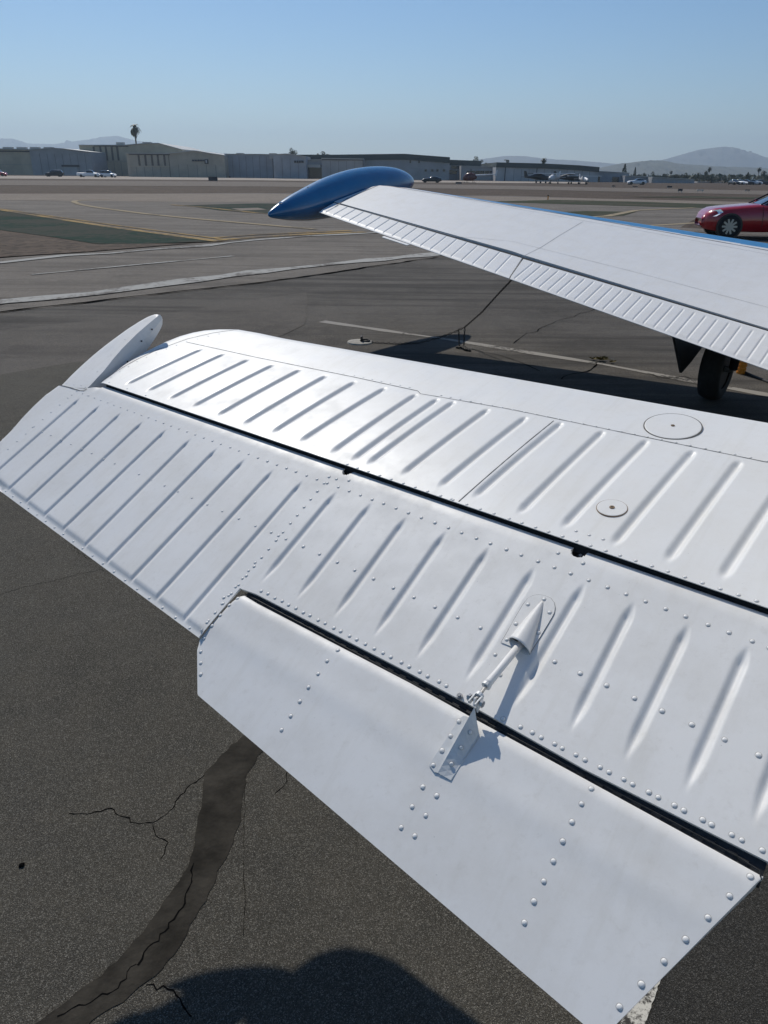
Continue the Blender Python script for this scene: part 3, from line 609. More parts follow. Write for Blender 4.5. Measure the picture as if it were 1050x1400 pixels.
for i, x in enumerate((1003, 1012, 1021, 1031, 1041)):
    farcar('parked_car', 'tiny parked car at far right below the trees, %s from the left' % ['first', 'second', 'third', 'fourth', 'fifth'][i], x, 252.6, rad(90+i*20), paintm='vwhite' if i % 2 else 'vblack', group='tiny cars below the right hand trees')

def small_plane(name, label, x, y, rz, m='vwhite', s=1.0):
    p = gp(x, y); root = empty(name, p, rz); tag(root, label, 'aeroplane', 'small aeroplanes parked by the wide hangar')
    xs = np.array([-3.6, -3.0, -2.2, -.5, .8, 2.5, 4.0])*s; vs, fs = loft_body(xs, np.array([1.4, 1.75, 1.85, 2.35, 2.3, 1.75, 1.6])*s, np.array([1.0, .8, .75, .75, .9, 1.15, 1.3])*s, np.array([.2, .42, .5, .55, .5, .25, .1])*s, .5, .6, 10)
    newobj('fuselage', vs, fs, M[m], root, True)
    MB().box(-1.2*s, .3*s, -5*s, 5*s, 2.25*s, 2.4*s).build('wing', M[m], root)
    MB().prism([(3.0*s, -.05, 1.55*s), (4.1*s, -.05, 1.55*s), (4.3*s, -.05, 2.9*s), (3.7*s, -.05, 2.9*s)], (0, .1, 0)).build('tail_fin', M[m], root)
    MB().box(3.2*s, 4.1*s, -1.6*s, 1.6*s, 1.45*s, 1.52*s).build('tailplane', M[m], root)
    for a, b in ((-2.4, 0), (-.2, 1.1), (-.2, -1.1)): MB().tube([(a*s, b*s-.08, .22), (a*s, b*s+.08, .22)], .22, 10).build('wheel', M['tyre'], root)
    for b in (-1, 1): MB().tube([(-.3*s, b*.45*s, .9*s), (-.2*s, b*1.1*s, .22)], .05, 5).build('gear_leg', M['vblack'], root)
    MB().tube([(-2.4*s, 0, .9*s), (-2.4*s, 0, .22)], .05, 5).build('gear_leg', M['vblack'], root)
    return root
small_plane('parked_aeroplane', 'dark small aeroplane with upright tail at left of the parked row', 735, 250.5, rad(-160), 'vblack')
small_plane('parked_aeroplane', 'small pale topped aeroplane in the middle of the parked row', 757, 251.5, rad(60), 'vwhite')
small_plane('parked_aeroplane', 'dark small aeroplane nose to the right in the parked row', 778, 251.5, rad(150), 'vblack')
small_plane('parked_aeroplane', 'white small aeroplane at right of the parked row', 797, 252.2, rad(95), 'vwhite', .8)
# helicopter
p = gp(643, 250.5); hr = empty('helicopter', p, rad(-20)); tag(hr, 'small dark red helicopter with drooping rotor in front of the low office', 'helicopter')
vs, fs = loft_body(np.array([-1.8, -1.5, -.8, .2, 1.1, 1.5]), np.array([1.2, 1.7, 2.2, 2.3, 1.9, 1.5]), np.array([.9, .6, .5, .5, .8, 1.2]), np.array([.3, .6, .75, .75, .5, .2]), .6, .6, 12)
newobj('cabin', vs, fs, mat('dark_red_heli', (.12, .02, .015), .3, var=(2, .1, 2)), hr, True)
MB().tube([(1.2, 0, 1.7), (6, 0, 2.0)], [.2, .08], 8).build('tail_boom', M['vwhite'], hr)
MB().tube([(0, 0, 2.2), (0, 0, 3.0)], .09, 6).build('mast', M['vblack'], hr)
for s_ in (-1, 1):
    MB().add([(0, -.12, 3.0), (0, .12, 3.0), (s_*3, .12, 3.0), (s_*5.2, .1, 2.75), (s_*5.2, -.1, 2.75), (s_*3, -.12, 3.0)], [(0, 1, 2, 5), (5, 2, 3, 4)]).build('rotor_blade', M['vwhite'], hr)
    MB().tube([(-1.8, s_*.8, .3), (-1.5, s_*.8, .1), (1.3, s_*.8, .1)], .05, 5).build('skid', M['vblack'], hr)
    for xx in (-.8, .7): MB().tube([(xx, s_*.5, .7), (xx, s_*.8, .1)], .04, 5).build('skid_strut', M['vblack'], hr)
MB().prism([(5.7, -.03, 1.6), (6.1, -.03, 1.6), (6.4, -.03, 2.9), (6.1, -.03, 2.9)], (0, .06, 0)).build('tail_fin', M['vwhite'], hr)
# runway signs and markers
def sign(label, x, y, wm_, hm, m='trimdark'):
    p = gp(x, y); r_ = empty('airfield_sign', p); tag(r_, label, 'sign', 'dark airfield signs beside the runway')
    MB().box(-wm_/2, wm_/2, -.1, .1, .18, hm).build('panel', M[m], r_)
    for s_ in (-1, 1): MB().box(s_*wm_*.35-.04, s_*wm_*.35+.04, -.05, .05, 0, .2).build('leg', M['steel'], r_)
sign('wide dark airfield sign on the runway edge below the logo hangar', 291.5, 248.6, 1.75, .9)
sign('low dark airfield sign right of the blue tip tank', 627, 252.6, 1.2, .5)
sign('dark round topped airfield sign right of centre', 929.5, 263.3, .55, .45)
sign('low airfield sign left of the dark round topped one', 915, 258, .8, .45)
sign('low wide pale airfield sign right of the dark round topped one', 957, 262.5, .9, .3, 'roof')
sign('low dark airfield sign above the red car', 1021.5, 262.3, .65, .3)
sign('low dark airfield sign below the tall conifer', 868, 257, .85, .3)
sign('small dark airfield sign left of the white glinting car', 838.5, 256.5, .55, .35)
p = gp(749, 273.2); mk = empty('marker_post', p); tag(mk, 'small yellowish marker post on the grass strip behind the wing', 'marker')
MB().tube([(0, 0, 0), (0, 0, .28)], .05, 8).build('post', M['orange'], mk); MB().tube([(0, 0, .28), (0, 0, .36)], .08, 8).build('cap', M['yline'], mk)

# ------------------------------------------------------------ the light aeroplane: surfaces
class Surf:
    def __init__(s, P0, P1, ebdir):
        s.P0 = P0; s.ea = norm(P1-P0); s.eb = norm(ebdir); s.n = norm(np.cross(s.ea, s.eb))
        if s.n[2] < 0: s.n = -s.n
        s.hf = lambda a, b: np.zeros_like(np.asarray(a, float)+np.asarray(b, float)); s.Minv = np.linalg.pinv(np.stack([s.ea, s.eb], 1))
    def uv(s, x, y, h=0.0):
        d = ray(x, y); P = s.P0+s.n*h; q = CO+d*np.dot(P-CO, s.n)/np.dot(d, s.n); return s.Minv@(q-P)
    def ln(s, pts): return np.array([s.uv(*p) for p in pts])
    def P(s, a, b, h=0.0): return s.P0+s.ea*a+s.eb*b+s.n*h
    def at(s, x, y, h=0.0):
        """point on the real (pressed) skin plus h above it"""
        a, b = s.uv(x, y); return s.P(a, b, float(s.hf(np.array([a]), np.array([b]))[0])+h)
def polyrange(poly, avals):
    lo, hi = [], []
    for a in avals:
        bs = []
        for (a0, b0), (a1, b1) in zip(poly, np.roll(poly, -1, 0)):
            if (a0 <= a <= a1) or (a1 <= a <= a0):
                bs += [b0, b1] if abs(a1-a0) < 1e-9 else [b0+(b1-b0)*(a-a0)/(a1-a0)]
        lo.append(min(bs)); hi.append(max(bs))
    return np.array(lo), np.array(hi)
def spaced(a0, a1, step): return np.linspace(a0, a1, max(2, int(round((a1-a0)/step))+1))
def sm(x): x = np.clip(x, 0, 1); return x*x*(3-2*x)
def linedist(A, B, pts):
    d = np.full(A.shape, 9.0)
    for (x0, y0), (x1, y1) in zip(pts[:-1], pts[1:]):
        vx, vy = x1-x0, y1-y0; t = np.clip(((A-x0)*vx+(B-y0)*vy)/(vx*vx+vy*vy), 0, 1); d = np.minimum(d, np.hypot(A-x0-t*vx, B-y0-t*vy))
    return d
def grooves(S, px, w, depth, t0=0.0, t1=0.0, thin0=0.35):
    L = [(*S.uv(*p[:2]), *S.uv(*p[2:4])) for p in px]
    def f(A, B):
        out = np.zeros_like(A)
        for a0, b0, a1, b1 in L:
            va, vb = a1-a0, b1-b0; ln = math.hypot(va, vb); va /= ln; vb /= ln
            u = (A-a0)*va+(B-b0)*vb; v = np.abs((A-a0)*vb-(B-b0)*va)
            e = np.ones_like(A)
            if t0: e = np.minimum(e, sm(u/t0))
            else: e = np.minimum(e, sm((u+.012)/.024))
            if t1: e = np.minimum(e, sm((ln-u)/t1))
            ww = w*(thin0+(1-thin0)*e)
            out = np.maximum(out, e*np.where(v < ww, np.cos(np.pi/2*np.clip(v/ww, 0, 1))**2, 0))
        return out*depth
    return f
def skin(name, S, av, bands, material, parent, thick, mask=None, mats=None, matfun=None, drop=0.0):
    """bands: list of (b_lo array, b_hi array, rows). closed shell, detailed on top"""
    av = np.asarray(av); cols = []
    for k, (lo, hi, r) in enumerate(bands):
        t = np.linspace(0, 1, r+1) if not callable(r) else r()
        if k: t = t[1:]
        cols.append(lo[:, None]+(hi-lo)[:, None]*t[None])
    Bg = np.concatenate(cols, 1); Ag = np.repeat(av[:, None], Bg.shape[1], 1); NA, NB = Bg.shape
    H = S.hf(Ag, Bg); top = S.P0+Ag[..., None]*S.ea+Bg[..., None]*S.eb+H[..., None]*S.n
    th = thick(Ag, Bg); bot = top-S.n*np.maximum(th, 0.0006)[..., None]
    keep = np.ones((NA-1, NB-1), bool)
    if mask is not None:
        Ac = (Ag[:-1, :-1]+Ag[1:, 1:])/2; Bc = (Bg[:-1, :-1]+Bg[1:, 1:])/2; ii, jj = np.meshgrid(np.arange(NA-1), np.arange(NB-1), indexing='ij'); keep = ~mask(Ac, Bc, ii, jj)
    I, J = np.nonzero(keep); i00 = I*NB+J; i10 = i00+NB; i11 = i10+1; i01 = i00+1; N = NA*NB
    q = np.stack([i00, i01, i11, i10], 1)
    # orientation check
    v0, v1, v3 = top.reshape(-1, 3)[q[len(q)//2][[0, 1, 3]]]
    if np.dot(np.cross(v1-v0, v3-v0), S.n) < 0: q = q[:, ::-1]
    ed = np.concatenate([q[:, [0, 1]], q[:, [1, 2]], q[:, [2, 3]], q[:, [3, 0]]]); key = np.minimum(ed[:, 0], ed[:, 1]).astype(np.int64)*N+np.maximum(ed[:, 0], ed[:, 1])
    u, inv, cnt = np.unique(key, return_inverse=True, return_counts=True); be = ed[cnt[inv] == 1]
    V = np.concatenate([top.reshape(-1, 3), bot.reshape(-1, 3)]); F = np.concatenate([q, q[:, ::-1]+N, np.stack([be[:, 1], be[:, 0], be[:, 0]+N, be[:, 1]+N], 1)])
    # separate the wall vertices so that the rim stays crisp
    nb = len(be); wall = F[len(q)*2:].copy(); V = np.concatenate([V, V[wall.ravel()]]); wall = np.arange(nb*4).reshape(-1, 4)+2*N; F[len(q)*2:] = wall
    used = np.unique(F); rm = -np.ones(len(V), int); rm[used] = np.arange(len(used)); V = V[used]; F = rm[F]
    me = bpy.data.meshes.new(name); me.vertices.add(len(V)); me.vertices.foreach_set('co', V.ravel().astype(np.float32))
    me.loops.add(F.size); me.loops.foreach_set('vertex_index', F.ravel().astype(np.int32)); me.polygons.add(len(F))
    me.polygons.foreach_set('loop_start', np.arange(0, F.size, 4, dtype=np.int32)); me.polygons.foreach_set('loop_total', np.full(len(F), 4, np.int32))
    for mm in (mats or [material]): me.materials.append(mm)
    if matfun is not None:
        Ac = (Ag[:-1, :-1]+Ag[1:, 1:])/2; Bc = (Bg[:-1, :-1]+Bg[1:, 1:])/2; mi = matfun(Ac, Bc)[I, J]; me.polygons.foreach_set('material_index', np.concatenate([mi, mi, np.zeros(nb, int)]).astype(np.int32))
    me.update(calc_edges=True); me.validate(); me.polygons.foreach_set('use_smooth', np.ones(len(me.polygons), bool)); me.update()
    o = bpy.data.objects.new(name, me); col.objects.link(o)
    if parent is not None: o.parent = parent
    return o
def seam(S, px, width, m, parent, name='panel_joint', h=0.0006, step=0.01, world=None):
    pts = [S.uv(*p) for p in px]; P = []
    for a, b in zip(pts[:-1], pts[1:]):
        k = max(1, int(np.linalg.norm(b-a)/step)); P += [a+(b-a)*j/k for j in range(k)]
    P.append(pts[-1]); vs = []; P = np.array(P); hh = S.hf(P[:, 0], P[:, 1])
    for i in range(len(P)):
        d = P[min(i+1, len(P)-1)]-P[max(i-1, 0)]; d /= np.linalg.norm(d); nn = np.array([-d[1], d[0]])
        wv = width*(0.75+0.5*rng.random())
        for s_ in (-.5, .5): q = P[i]+nn*s_*wv; vs.append(S.P(q[0], q[1], hh[i]+h))
    return newobj(name, vs, [(2*i, 2*i+2, 2*i+3, 2*i+1) for i in range(len(P)-1)], m, parent)

RIV = []   # (position, normal, radius, owner key)
def rivet(S, x, y, r=0.0032, own='elevator', up=0.0):
    a, b = S.uv(x, y); e = 0.002
    h0, h1, h2 = (float(S.hf(np.array([a+da]), np.array([b+db]))[0]) for da, db in ((0, 0), (e, 0), (0, e)))
    nn = norm(S.n-S.ea*(h1-h0)/e*.8-S.eb*(h2-h0)/e*.8); RIV.append((S.P(a, b, (up if up else h0)), nn, 1.0*r*random.uniform(.93, 1.07), own))
def rrow(S, p0, p1, n, r=0.0032, own='elevator'):
    u0, u1 = S.uv(*p0), S.uv(*p1)
    for i in range(n):
        u = u0+(u1-u0)*(i+random.uniform(-.035, .035))/max(n-1, 1); x, y = proj(S.P(*u)); rivet(S, x, y, r, own)
def rpath(S, pts, n, r=.0032, own='elevator'):
    U = S.ln(pts); d = np.concatenate([[0], np.cumsum(np.linalg.norm(np.diff(U, axis=0), axis=1))])
    for t in np.linspace(0, d[-1], n):
        u = np.array([np.interp(t, d, U[:, 0]), np.interp(t, d, U[:, 1])]); x, y = proj(S.P(*u)); rivet(S, x, y, r, own)

ZS = 1.20
plane = empty('light_aeroplane', gp(975, 546)); plane_loc = np.array(plane.location)
tag(plane, 'white light aeroplane with ribbed tail surfaces and a dark blue wing tip tank', 'aeroplane')
plane.location = (0, 0, 0)

# --- horizontal stabilizer
A, Bq = gp(137, 522, ZS), gp(1050, 831, ZS)
SS = Surf(A, Bq, -dirv(39.3, 11.5))
TIP = [(137, 522), (150, 513), (168, 500), (187, 488), (205, 478.5), (227, 468), (245, 460.5), (263, 455), (280, 451.5), (300, 449.6), (325, 449.3)]
tipu = SS.ln(TIP); le0, le1 = SS.uv(325, 449.3), SS.uv(1050, 571.5); ar = SS.uv(1050, 831)[0]; aend = ar+0.42
leend = le0+(le1-le0)*(aend-le0[0])/(le1[0]-le0[0])
outline = [tuple(p) for p in tipu]+[tuple(leend)]
_k = int(np.argmin([p[0] for p in outline])); _lo = outline[_k:]; _hi = outline[:_k+1][::-1]; a_tip = outline[_k][0]
def stab_le(a): return np.interp(a, [p[0] for p in _lo], [p[1] for p in _lo])
def stab_te(a): return np.where(a < 0, np.interp(a, [p[0] for p in _hi], [p[1] for p in _hi]), 0.0)
PXST = [(276.7, 479.3, 171.7, 526.7), (307.3, 485.7, 200, 536), (341, 493.3, 230, 546.7), (375, 500.7, 261.7, 557.3), (411.7, 507.3, 296, 569), (447.3, 515.7, 331.7, 581), (486.7, 524, 371.7, 592.3),
        (527.7, 532.7, 410, 604.3), (570, 541.3, 452.7, 620), (599.3, 547.7, 481, 630), (621.7, 551.3, 502.7, 635.3), (668.3, 561.7, 549.3, 650), (720, 572.5, 600, 666.7), (768.3, 580, 647.7, 681),
        (825, 591.7, 708.3, 703.3), (885, 604, 768.3, 722.7), (948.3, 618.3, 836.7, 746.7), (1011.7, 632.7, 910, 769.3), (1082, 648, 985, 793), (1157, 664, 1068, 820), (1240, 682, 1160, 850), (1330, 700, 1262, 885)]
gst = grooves(SS, PXST, 0.0120, 0.0068, 0.016, 0.026, 0.55)
def h_stab(A_, B_):
    A_, B_ = np.asarray(A_, float), np.asarray(B_, float)
    d = linedist(A_, B_, outline); r = 0.03; k = np.clip(1-d/r, 0, 1)
    f = -(0.005+.007*sm((A_-.15)/.15))*(1-np.sqrt(np.clip(1-k*k, 0, 1)))
    camb = -0.0055*((B_+0.25)/0.25)**2
    return f-gst(A_, B_)+camb+0.0055
SS.hf = h_stab
av = np.concatenate([spaced(a_tip+2e-4, .0, .003)[:-1], spaced(.0, .10, .003)[:-1], spaced(.10, ar, .0027)[:-1], spaced(ar, aend, .006)])
lo = stab_le(av); hi = stab_te(av)
def rows_le():
    return np.concatenate([1-np.cos(np.linspace(0, math.pi/2, 13))[:-1]*0.12-0.88, np.linspace(.12, 1, 82)])
def th_stab(A_, B_): return 0.0015+0.055*sm((-B_-0.012)/0.01)*sm(linedist(A_, B_, outline)/0.16)
stab = skin('horizontal_stabilizer', SS, av, [(lo, hi, rows_le)], M['white_stab'], plane, th_stab)
seam(SS, [(139, 521), (160, 508), (187, 494), (215, 481), (257, 465.5), (290, 457), (325, 451)], .0022, M['seam'], stab)
seam(SS, [(256, 470), (350, 490.7), (483, 517.7), (571.5, 537)], .0018, M['seam'], stab)
seam(SS, [(571.5, 537), (575, 541), (603, 545.5), (700, 562.5), (1050, 635), (1250, 677)], .0015, M['seam'], stab)
seam(SS, [(757, 578), (627, 686)], .0018, M['seam'], stab)
rrow(SS, (489, 640), (696, 709), 13, .0027, 'stab'); rrow(SS, (714, 715), (1035, 822), 16, .0029, 'stab'); rrow(SS, (1058, 829), (1160, 862), 5, .0029, 'stab')
rrow(SS, (478, 636), (622, 684), 2, .0027, 'stab')
rrow(SS, (788, 727), (824, 738), 3, .0028, 'stab'); rrow(SS, (150, 523), (200, 541), 3, .0024, 'stab')
rrow(SS, (603, 543), (1048, 632.5), 27, .0026, 'stab'); rrow(SS, (485, 516), (560, 532), 7, .0022, 'stab')
rpath(SS, [(152, 516), (187, 497), (215, 484.5), (257, 469), (300, 458)], 12, .0022, 'stab')
rrow(SS, (270, 471), (470, 513), 12, .0014, 'stab')
for cx_, cy_, R_, small in ((919.5, 585, .0545, False), (836.5, 697.5, .0255, True)):
    a0, b0 = SS.uv(cx_, cy_); n_ = 56; vs = []; base = float(h_stab(np.array([a0]), np.array([b0]))[0]) if small else 0.0022
    eb2 = norm(np.cross(SS.n, SS.ea)); C0 = SS.P(a0, b0)
    def ring(R, h): return [C0+SS.ea*R*math.cos(2*math.pi*k/n_)+eb2*R*math.sin(2*math.pi*k/n_)+SS.n*h for k in range(n_)]
    hb = max(float(h_stab(np.array([a0+dx]), np.array([b0+dy]))[0]) for dx in (-R_, 0, R_) for dy in (-R_, 0, R_))
    sr = ring(R_*1.035, hb-.004)+ring(R_*1.035, hb+.0005)+ring(R_*.99, hb+.0005); q_ = [(j*n_+k, j*n_+(k+1) % n_, (j+1)*n_+(k+1) % n_, (j+1)*n_+k) for j in range(2) for k in range(n_)]
    newobj('cover_rim', sr, q_, M['rust'] if small else M['seam'], stab)
    dv = ring(R_*.992, hb-.002)+ring(R_*.992, hb+.0009)+ring(R_*.97, hb+.0013); k2 = len(dv)
    newobj('access_cover', dv, q_+[tuple(2*n_+k for k in range(n_))], M['white_stab'], stab)
    sp = C0+SS.n*(hb+.0013); MB().tube([sp, sp+SS.n*.0012], .0045 if small else .0035, 14).build('cover_screw', M['rust'], stab)
    if small: MB().tube([sp+SS.n*.0012, sp+SS.n*.0016], .002, 8).build('screw_slot', M['black'], stab)
    else: MB().add([sp+SS.n*.0014+SS.ea*x+eb2*y for x, y in ((-.004, -.0008), (.004, -.0008), (.004, .0008), (-.004, .0008))], [(0, 1, 2, 3)]).build('screw_slot', M['black'], stab)

# --- elevator
EA, EB = gp(141, 525.5, ZS-.006), gp(1050, 836.5, ZS-.006)
SE = Surf(EA, EB, -dirv(37.3, 27.6))
etop_px = [(-15, 640), (-8, 625), (-4, 605), (14, 587.5), (29, 570), (44.5, 554), (60, 539.5), (78, 526.5), (100, 530), (122, 530.5), (141, 527)]
te = SE.ln([(0, 670.5), (266, 867)]); cutT = SE.uv(328, 806); cutB = SE.uv(271, 870); a_cut = (cutT[0]+cutB[0])/2
Hl = SE.ln([(330, 805), (350, 812), (560, 920), (640, 962), (800, 1052), (1046, 1176)])
etop = SE.ln(etop_px); a_min = SE.uv(-14, 660)[0]; a_max = SE.uv(1048, 1176)[0]+.03
def te_b(a): return te[0][1]+(te[1][1]-te[0][1])*(a-te[0][0])/(te[1][0]-te[0][0])
def top_b(a): return np.interp(a, etop[:, 0], etop[:, 1], right=0.0)
def hl_b(a): return np.where(a < Hl[0][0], Hl[0][1], np.interp(a, Hl[:, 0], Hl[:, 1]))
print('elev', a_min, a_cut, a_max, etop[0], cutT, cutB, te_b(a_cut))
KS = (HC-ZS)/.5; tipe = etop[[6, 5, 4, 3, 2, 1, 0]]   # tip edge going aft
def te_b(a):
    line = te[0][1]+(te[1][1]-te[0][1])*(a-te[0][0])/(te[1][0]-te[0][0])
    tip = np.interp(a, np.append(tipe[:, 0], .02*KS), np.append(tipe[:, 1], .371*KS)); return np.where(a < .02*KS, np.minimum(tip, line), line)
hb_l = np.array([[-.1685*KS, .085*KS], etop[7], etop[8], etop[9], etop[10]])
def top_b(a): return np.interp(a, hb_l[:, 0], hb_l[:, 1], right=0.0)
eout = [(.05*KS, .3725*KS)]+[tuple(p) for p in etop[:8]]; a_min = float(etop[:, 0].min())+.0005
GO = [(111, 543, -12, 651), (138, 553, 12.5, 667.5), (167, 563, 36, 685), (197, 575, 61, 703), (229, 586, 87, 722), (262, 599, 115, 746), (298, 612, 146, 767), (336, 627, 180, 791), (375, 641.7, 214, 817), (415, 656.7, 252, 845)]
GI = [(461, 672, 355, 799), (509, 687, 403, 822), (557, 706, 454, 847), (611, 726, 509, 873), (670, 748, 567, 903), (732, 775, 634, 934), (800, 797, 699, 969), (868, 822, 777, 1003), (943, 852, 851, 1044), (1024, 882, 934, 1086), (1108, 915, 1027, 1131), (1200, 950, 1130, 1180)]
gout = grooves(SE, GO, .0090, .0050, .03, 0.0, .3); gin = grooves(SE, GI, .0104, .0054, .035, .055, .4)
bs = SE.ln([(12.5, 667.5), (252, 845)]); GB = SE.ln([(252, 845)])[0]
def h_elev(A_, B_):
    A_, B_ = np.asarray(A_, float), np.asarray(B_, float)
    T = top_b(A_); d = np.abs(B_-T)+.001; r = .030
    k = np.clip(1-d/r, 0, 1); f = -(.009*(1-sm((-A_)/.03)))*(1-np.sqrt(np.clip(1-k*k, 0, 1)))
    d2 = linedist(A_, B_, eout); k2 = np.clip(1-d2/.022, 0, 1); f = f-.006*(1-np.sqrt(np.clip(1-k2*k2, 0, 1)))*(A_ < .3)
    bst = bs[0][1]+(bs[1][1]-bs[0][1])*(A_-bs[0][0])/(bs[1][0]-bs[0][0])
    strip = .0050*sm((B_-bst+.006)/.011)*(A_ < a_cut)
    f = f-np.maximum(gout(A_, B_), strip)-gin(A_, B_)
    return f
SE.hf = h_elev
fine_a = spaced(0.0, a_max, .0026)
av = np.unique(np.concatenate([spaced(a_min, 0, .003), fine_a, [a_cut]]))
ncut = int(np.argmin(abs(av-a_cut)))
Tb = top_b(av); Hb = hl_b(av); Eb = np.maximum(te_b(av), Hb+.01)
Eb = np.maximum(te_b(av), Tb+.001); Hb = np.where(av < a_cut, np.minimum(Hb, Tb+(Eb-Tb)*.75), Hb)
# near the far left the surface is only as long as the outline allows
notch_px = [((470, 648.5), .0125, .0075), ((789, 757), .014, .0085)]
NOT = [(SE.uv(*c), ra_, rb_) for c, ra_, rb_ in notch_px]
def emask(Ac, Bc, ii, jj):
    m_ = (ii >= ncut) & (jj >= 96)
    for (a0, b0), ra_, rb_ in NOT: m_ |= ((Ac-a0)/ra_)**2+((Bc-.004)/(rb_*1.9))**2 < 1
    return m_
r1 = lambda: np.concatenate([np.linspace(0, .14, 31)[:-1], np.linspace(.14, 1, 67)])
r2 = 24
def th_el(A_, B_): return .0012+.04*sm((B_-top_b(A_))/.03)*np.clip(1-(B_-.1)/.34, .12, 1)*sm((te_b(A_)-B_)/.3+.0)
elev = skin('elevator', SE, av, [(Tb, Hb, r1), (Hb, Eb, r2)], M['white'], plane, th_el, mask=emask)
# rivets of the elevator
rrow(SE, (105, 535), (340, 621), 24, .0025); rrow(SE, (353, 626), (509, 683), 12, .0030); rrow(SE, (525, 688.7), (1029, 877), 23, .0032); rrow(SE, (1052, 886), (1100, 905), 3)
rrow(SE, (45, 584), (349, 719), 19, .0026); rrow(SE, (371, 728), (391, 737), 3, .003); rrow(SE, (414, 747), (658, 859), 10, .0032); rrow(SE, (759, 905), (1036, 1032), 8, .0034)
h0, h1 = (358, 809), (610, 937)
for p0, p1, n_ in (((357, 808), (600, 931.5), 12), ((367, 812), (611, 938), 12), ((712, 994), (1013, 1148), 10), ((728, 1001.5), (1041, 1162), 10)): rrow(SE, p0, p1, n_, .0032)
rivet(SE, 677, 895); rivet(SE, 684, 923); rivet(SE, 688, 983, .0034)
rrow(SE, (6, 669.5), (257, 856), 19, .0027); rrow(SE, (62, 541.7), (3, 599), 5, .0022); rrow(SE, (93, 544), (11, 614), 8, .0026)
rrow(SE, (98, 540), (113, 535), 2, .0022); rrow(SE, (110, 534), (120, 541), 2, .0022)
rrow(SE, (443, 661), (283, 851), 17, .003); rrow(SE, (349, 769), (275, 861), 9, .0028); rivet(SE, 450, 652); rivet(SE, 477, 657); rivet(SE, 460, 655); rivet(SE, 763, 756); rivet(SE, 797, 770); rivet(SE, 306, 817)
# near-black pieces standing in for shade in the elevator gap and hinge notches
gapm = MB()
u0, u1 = 0.004, aend
def slab(S, a0, a1, b0, b1, h0_, h1_): return [S.P(a, b, h) for a in (a0, a1) for b in (b0, b1) for h in (h0_, h1_)]
gapm.add([S_.P(a, b, h) for a in (u0, u1) for (S_, b, h) in ((SS, -.016, -.006), (SS, -.016, -.05), (SE, .006, -.05), (SE, .002, -.014))], [(0, 1, 2, 3), (7, 6, 5, 4), (0, 4, 5, 1), (1, 5, 6, 2), (2, 6, 7, 3), (3, 7, 4, 0)])
gapm.build('hinge_gap_shade', M['gap'], plane)
for (a0, b0), ra_, rb_ in NOT:
    hb_ = MB(); hb_.prism([SE.P(a0-.02, -.01, -.034), SE.P(a0+.02, -.01, -.034), SE.P(a0+.02, .028, -.020), SE.P(a0-.02, .028, -.020)], SE.n*-.01); hbo = hb_.build('hinge_bracket', M['gap'], plane)
    MB().tube([SE.P(a0-.004, .006, -.017), SE.P(a0+.006, .006, -.017)], .005, 6).build('hinge_bolt', M['hinge'], hbo)
    MB().tube([SE.P(a0+.001, .006, -.03), SE.P(a0+.001, .006, -.012)], .003, 6).build('hinge_bolt', M['steel'], hbo)

# --- elevator horn, standing up beside the stabilizer tip
hpx = [(80, 526.5), (95, 511), (110, 497), (125, 484), (140, 472), (157, 459.5), (173, 448), (188, 438.5), (200, 431.5), (210, 427.5), (216, 427), (218.5, 430)]
ipx = [(218.5, 430), (205, 441), (188, 455.5), (167, 476.5), (154, 491.5), (142, 507), (131, 518.5), (122, 528.5), (116, 532.5)]
U = SE.ln(hpx); I_ = SE.ln(ipx); nn_ = 36
def resamp(Uv, n):
    d = np.concatenate([[0], np.cumsum(np.linalg.norm(np.diff(Uv, axis=0), axis=1))]); t = np.linspace(0, d[-1], n); return np.stack([np.interp(t, d, Uv[:, 0]), np.interp(t, d, Uv[:, 1])], 1)
Uo, Ii = resamp(U, nn_), resamp(I_[::-1], nn_); mb = MB(); K = 9; vs = []
for i in range(nn_):
    f = i/(nn_-1); wl = np.linalg.norm(Uo[i]-Ii[i])
    for k in range(K+1):
        g = k/K; p = Uo[i]*(1-g)+Ii[i]*g; e = np.clip(1-g*wl/.018, 0, 1); vs.append(SE.P(p[0], p[1], -.012*(1-math.sqrt(max(0, 1-e*e)))))
fs = [(i*(K+1)+k, (i+1)*(K+1)+k, (i+1)*(K+1)+k+1, i*(K+1)+k+1) for i in range(nn_-1) for k in range(K)]
horn = newobj('elevator_horn', vs, fs, M['white'], plane, True)
wv = []
for i in range(nn_):
    f = i/(nn_-1); dp = .085*(1-f)**.5+.016
    for g in (0, .5, 1): wv.append(SE.P(Ii[i][0], Ii[i][1], -dp*g)+SE.ea*(.004*math.sin(math.pi*g)))
for i in range(nn_):
    f = i/(nn_-1); dp = .085*(1-f)**.5+.016; wv.append(SE.P(Uo[i][0], Uo[i][1], -.012-dp*.35))
w3 = [(3*i+k, 3*i+k+1, 3*(i+1)+k+1, 3*(i+1)+k) for i in range(nn_-1) for k in range(2)]
o3 = 3*nn_; w3 += [(3*i+2, o3+i, o3+i+1, 3*(i+1)+2) for i in range(nn_-1)]
newobj('horn_inner_wall', wv, w3, M['white'], horn, False)
seam(SE, [(81, 526.5), (95, 530), (108, 534), (115, 534.5), (119, 532)], .0025, M['seam'], horn, h=.001)
for x, y in ((91, 524), (101, 526), (111, 527), (117, 529), (133, 508), (152, 485), (171, 464), (185, 451), (199, 438.5)): rivet(SE, x, y, .0022, 'horn')
mb = MB()
for t, g in ((.25, .5), (.5, .5), (.72, .4), (.88, .4)):
    i = int(t*(nn_-1)); dp = .085*(1-t)**.5+.016; c = SE.P(Ii[i][0], Ii[i][1], -dp*g)+SE.ea*.005; mb.tube([c, c+SE.ea*.002], .0025, 8)
mb.build('screw', M['hinge'], horn)

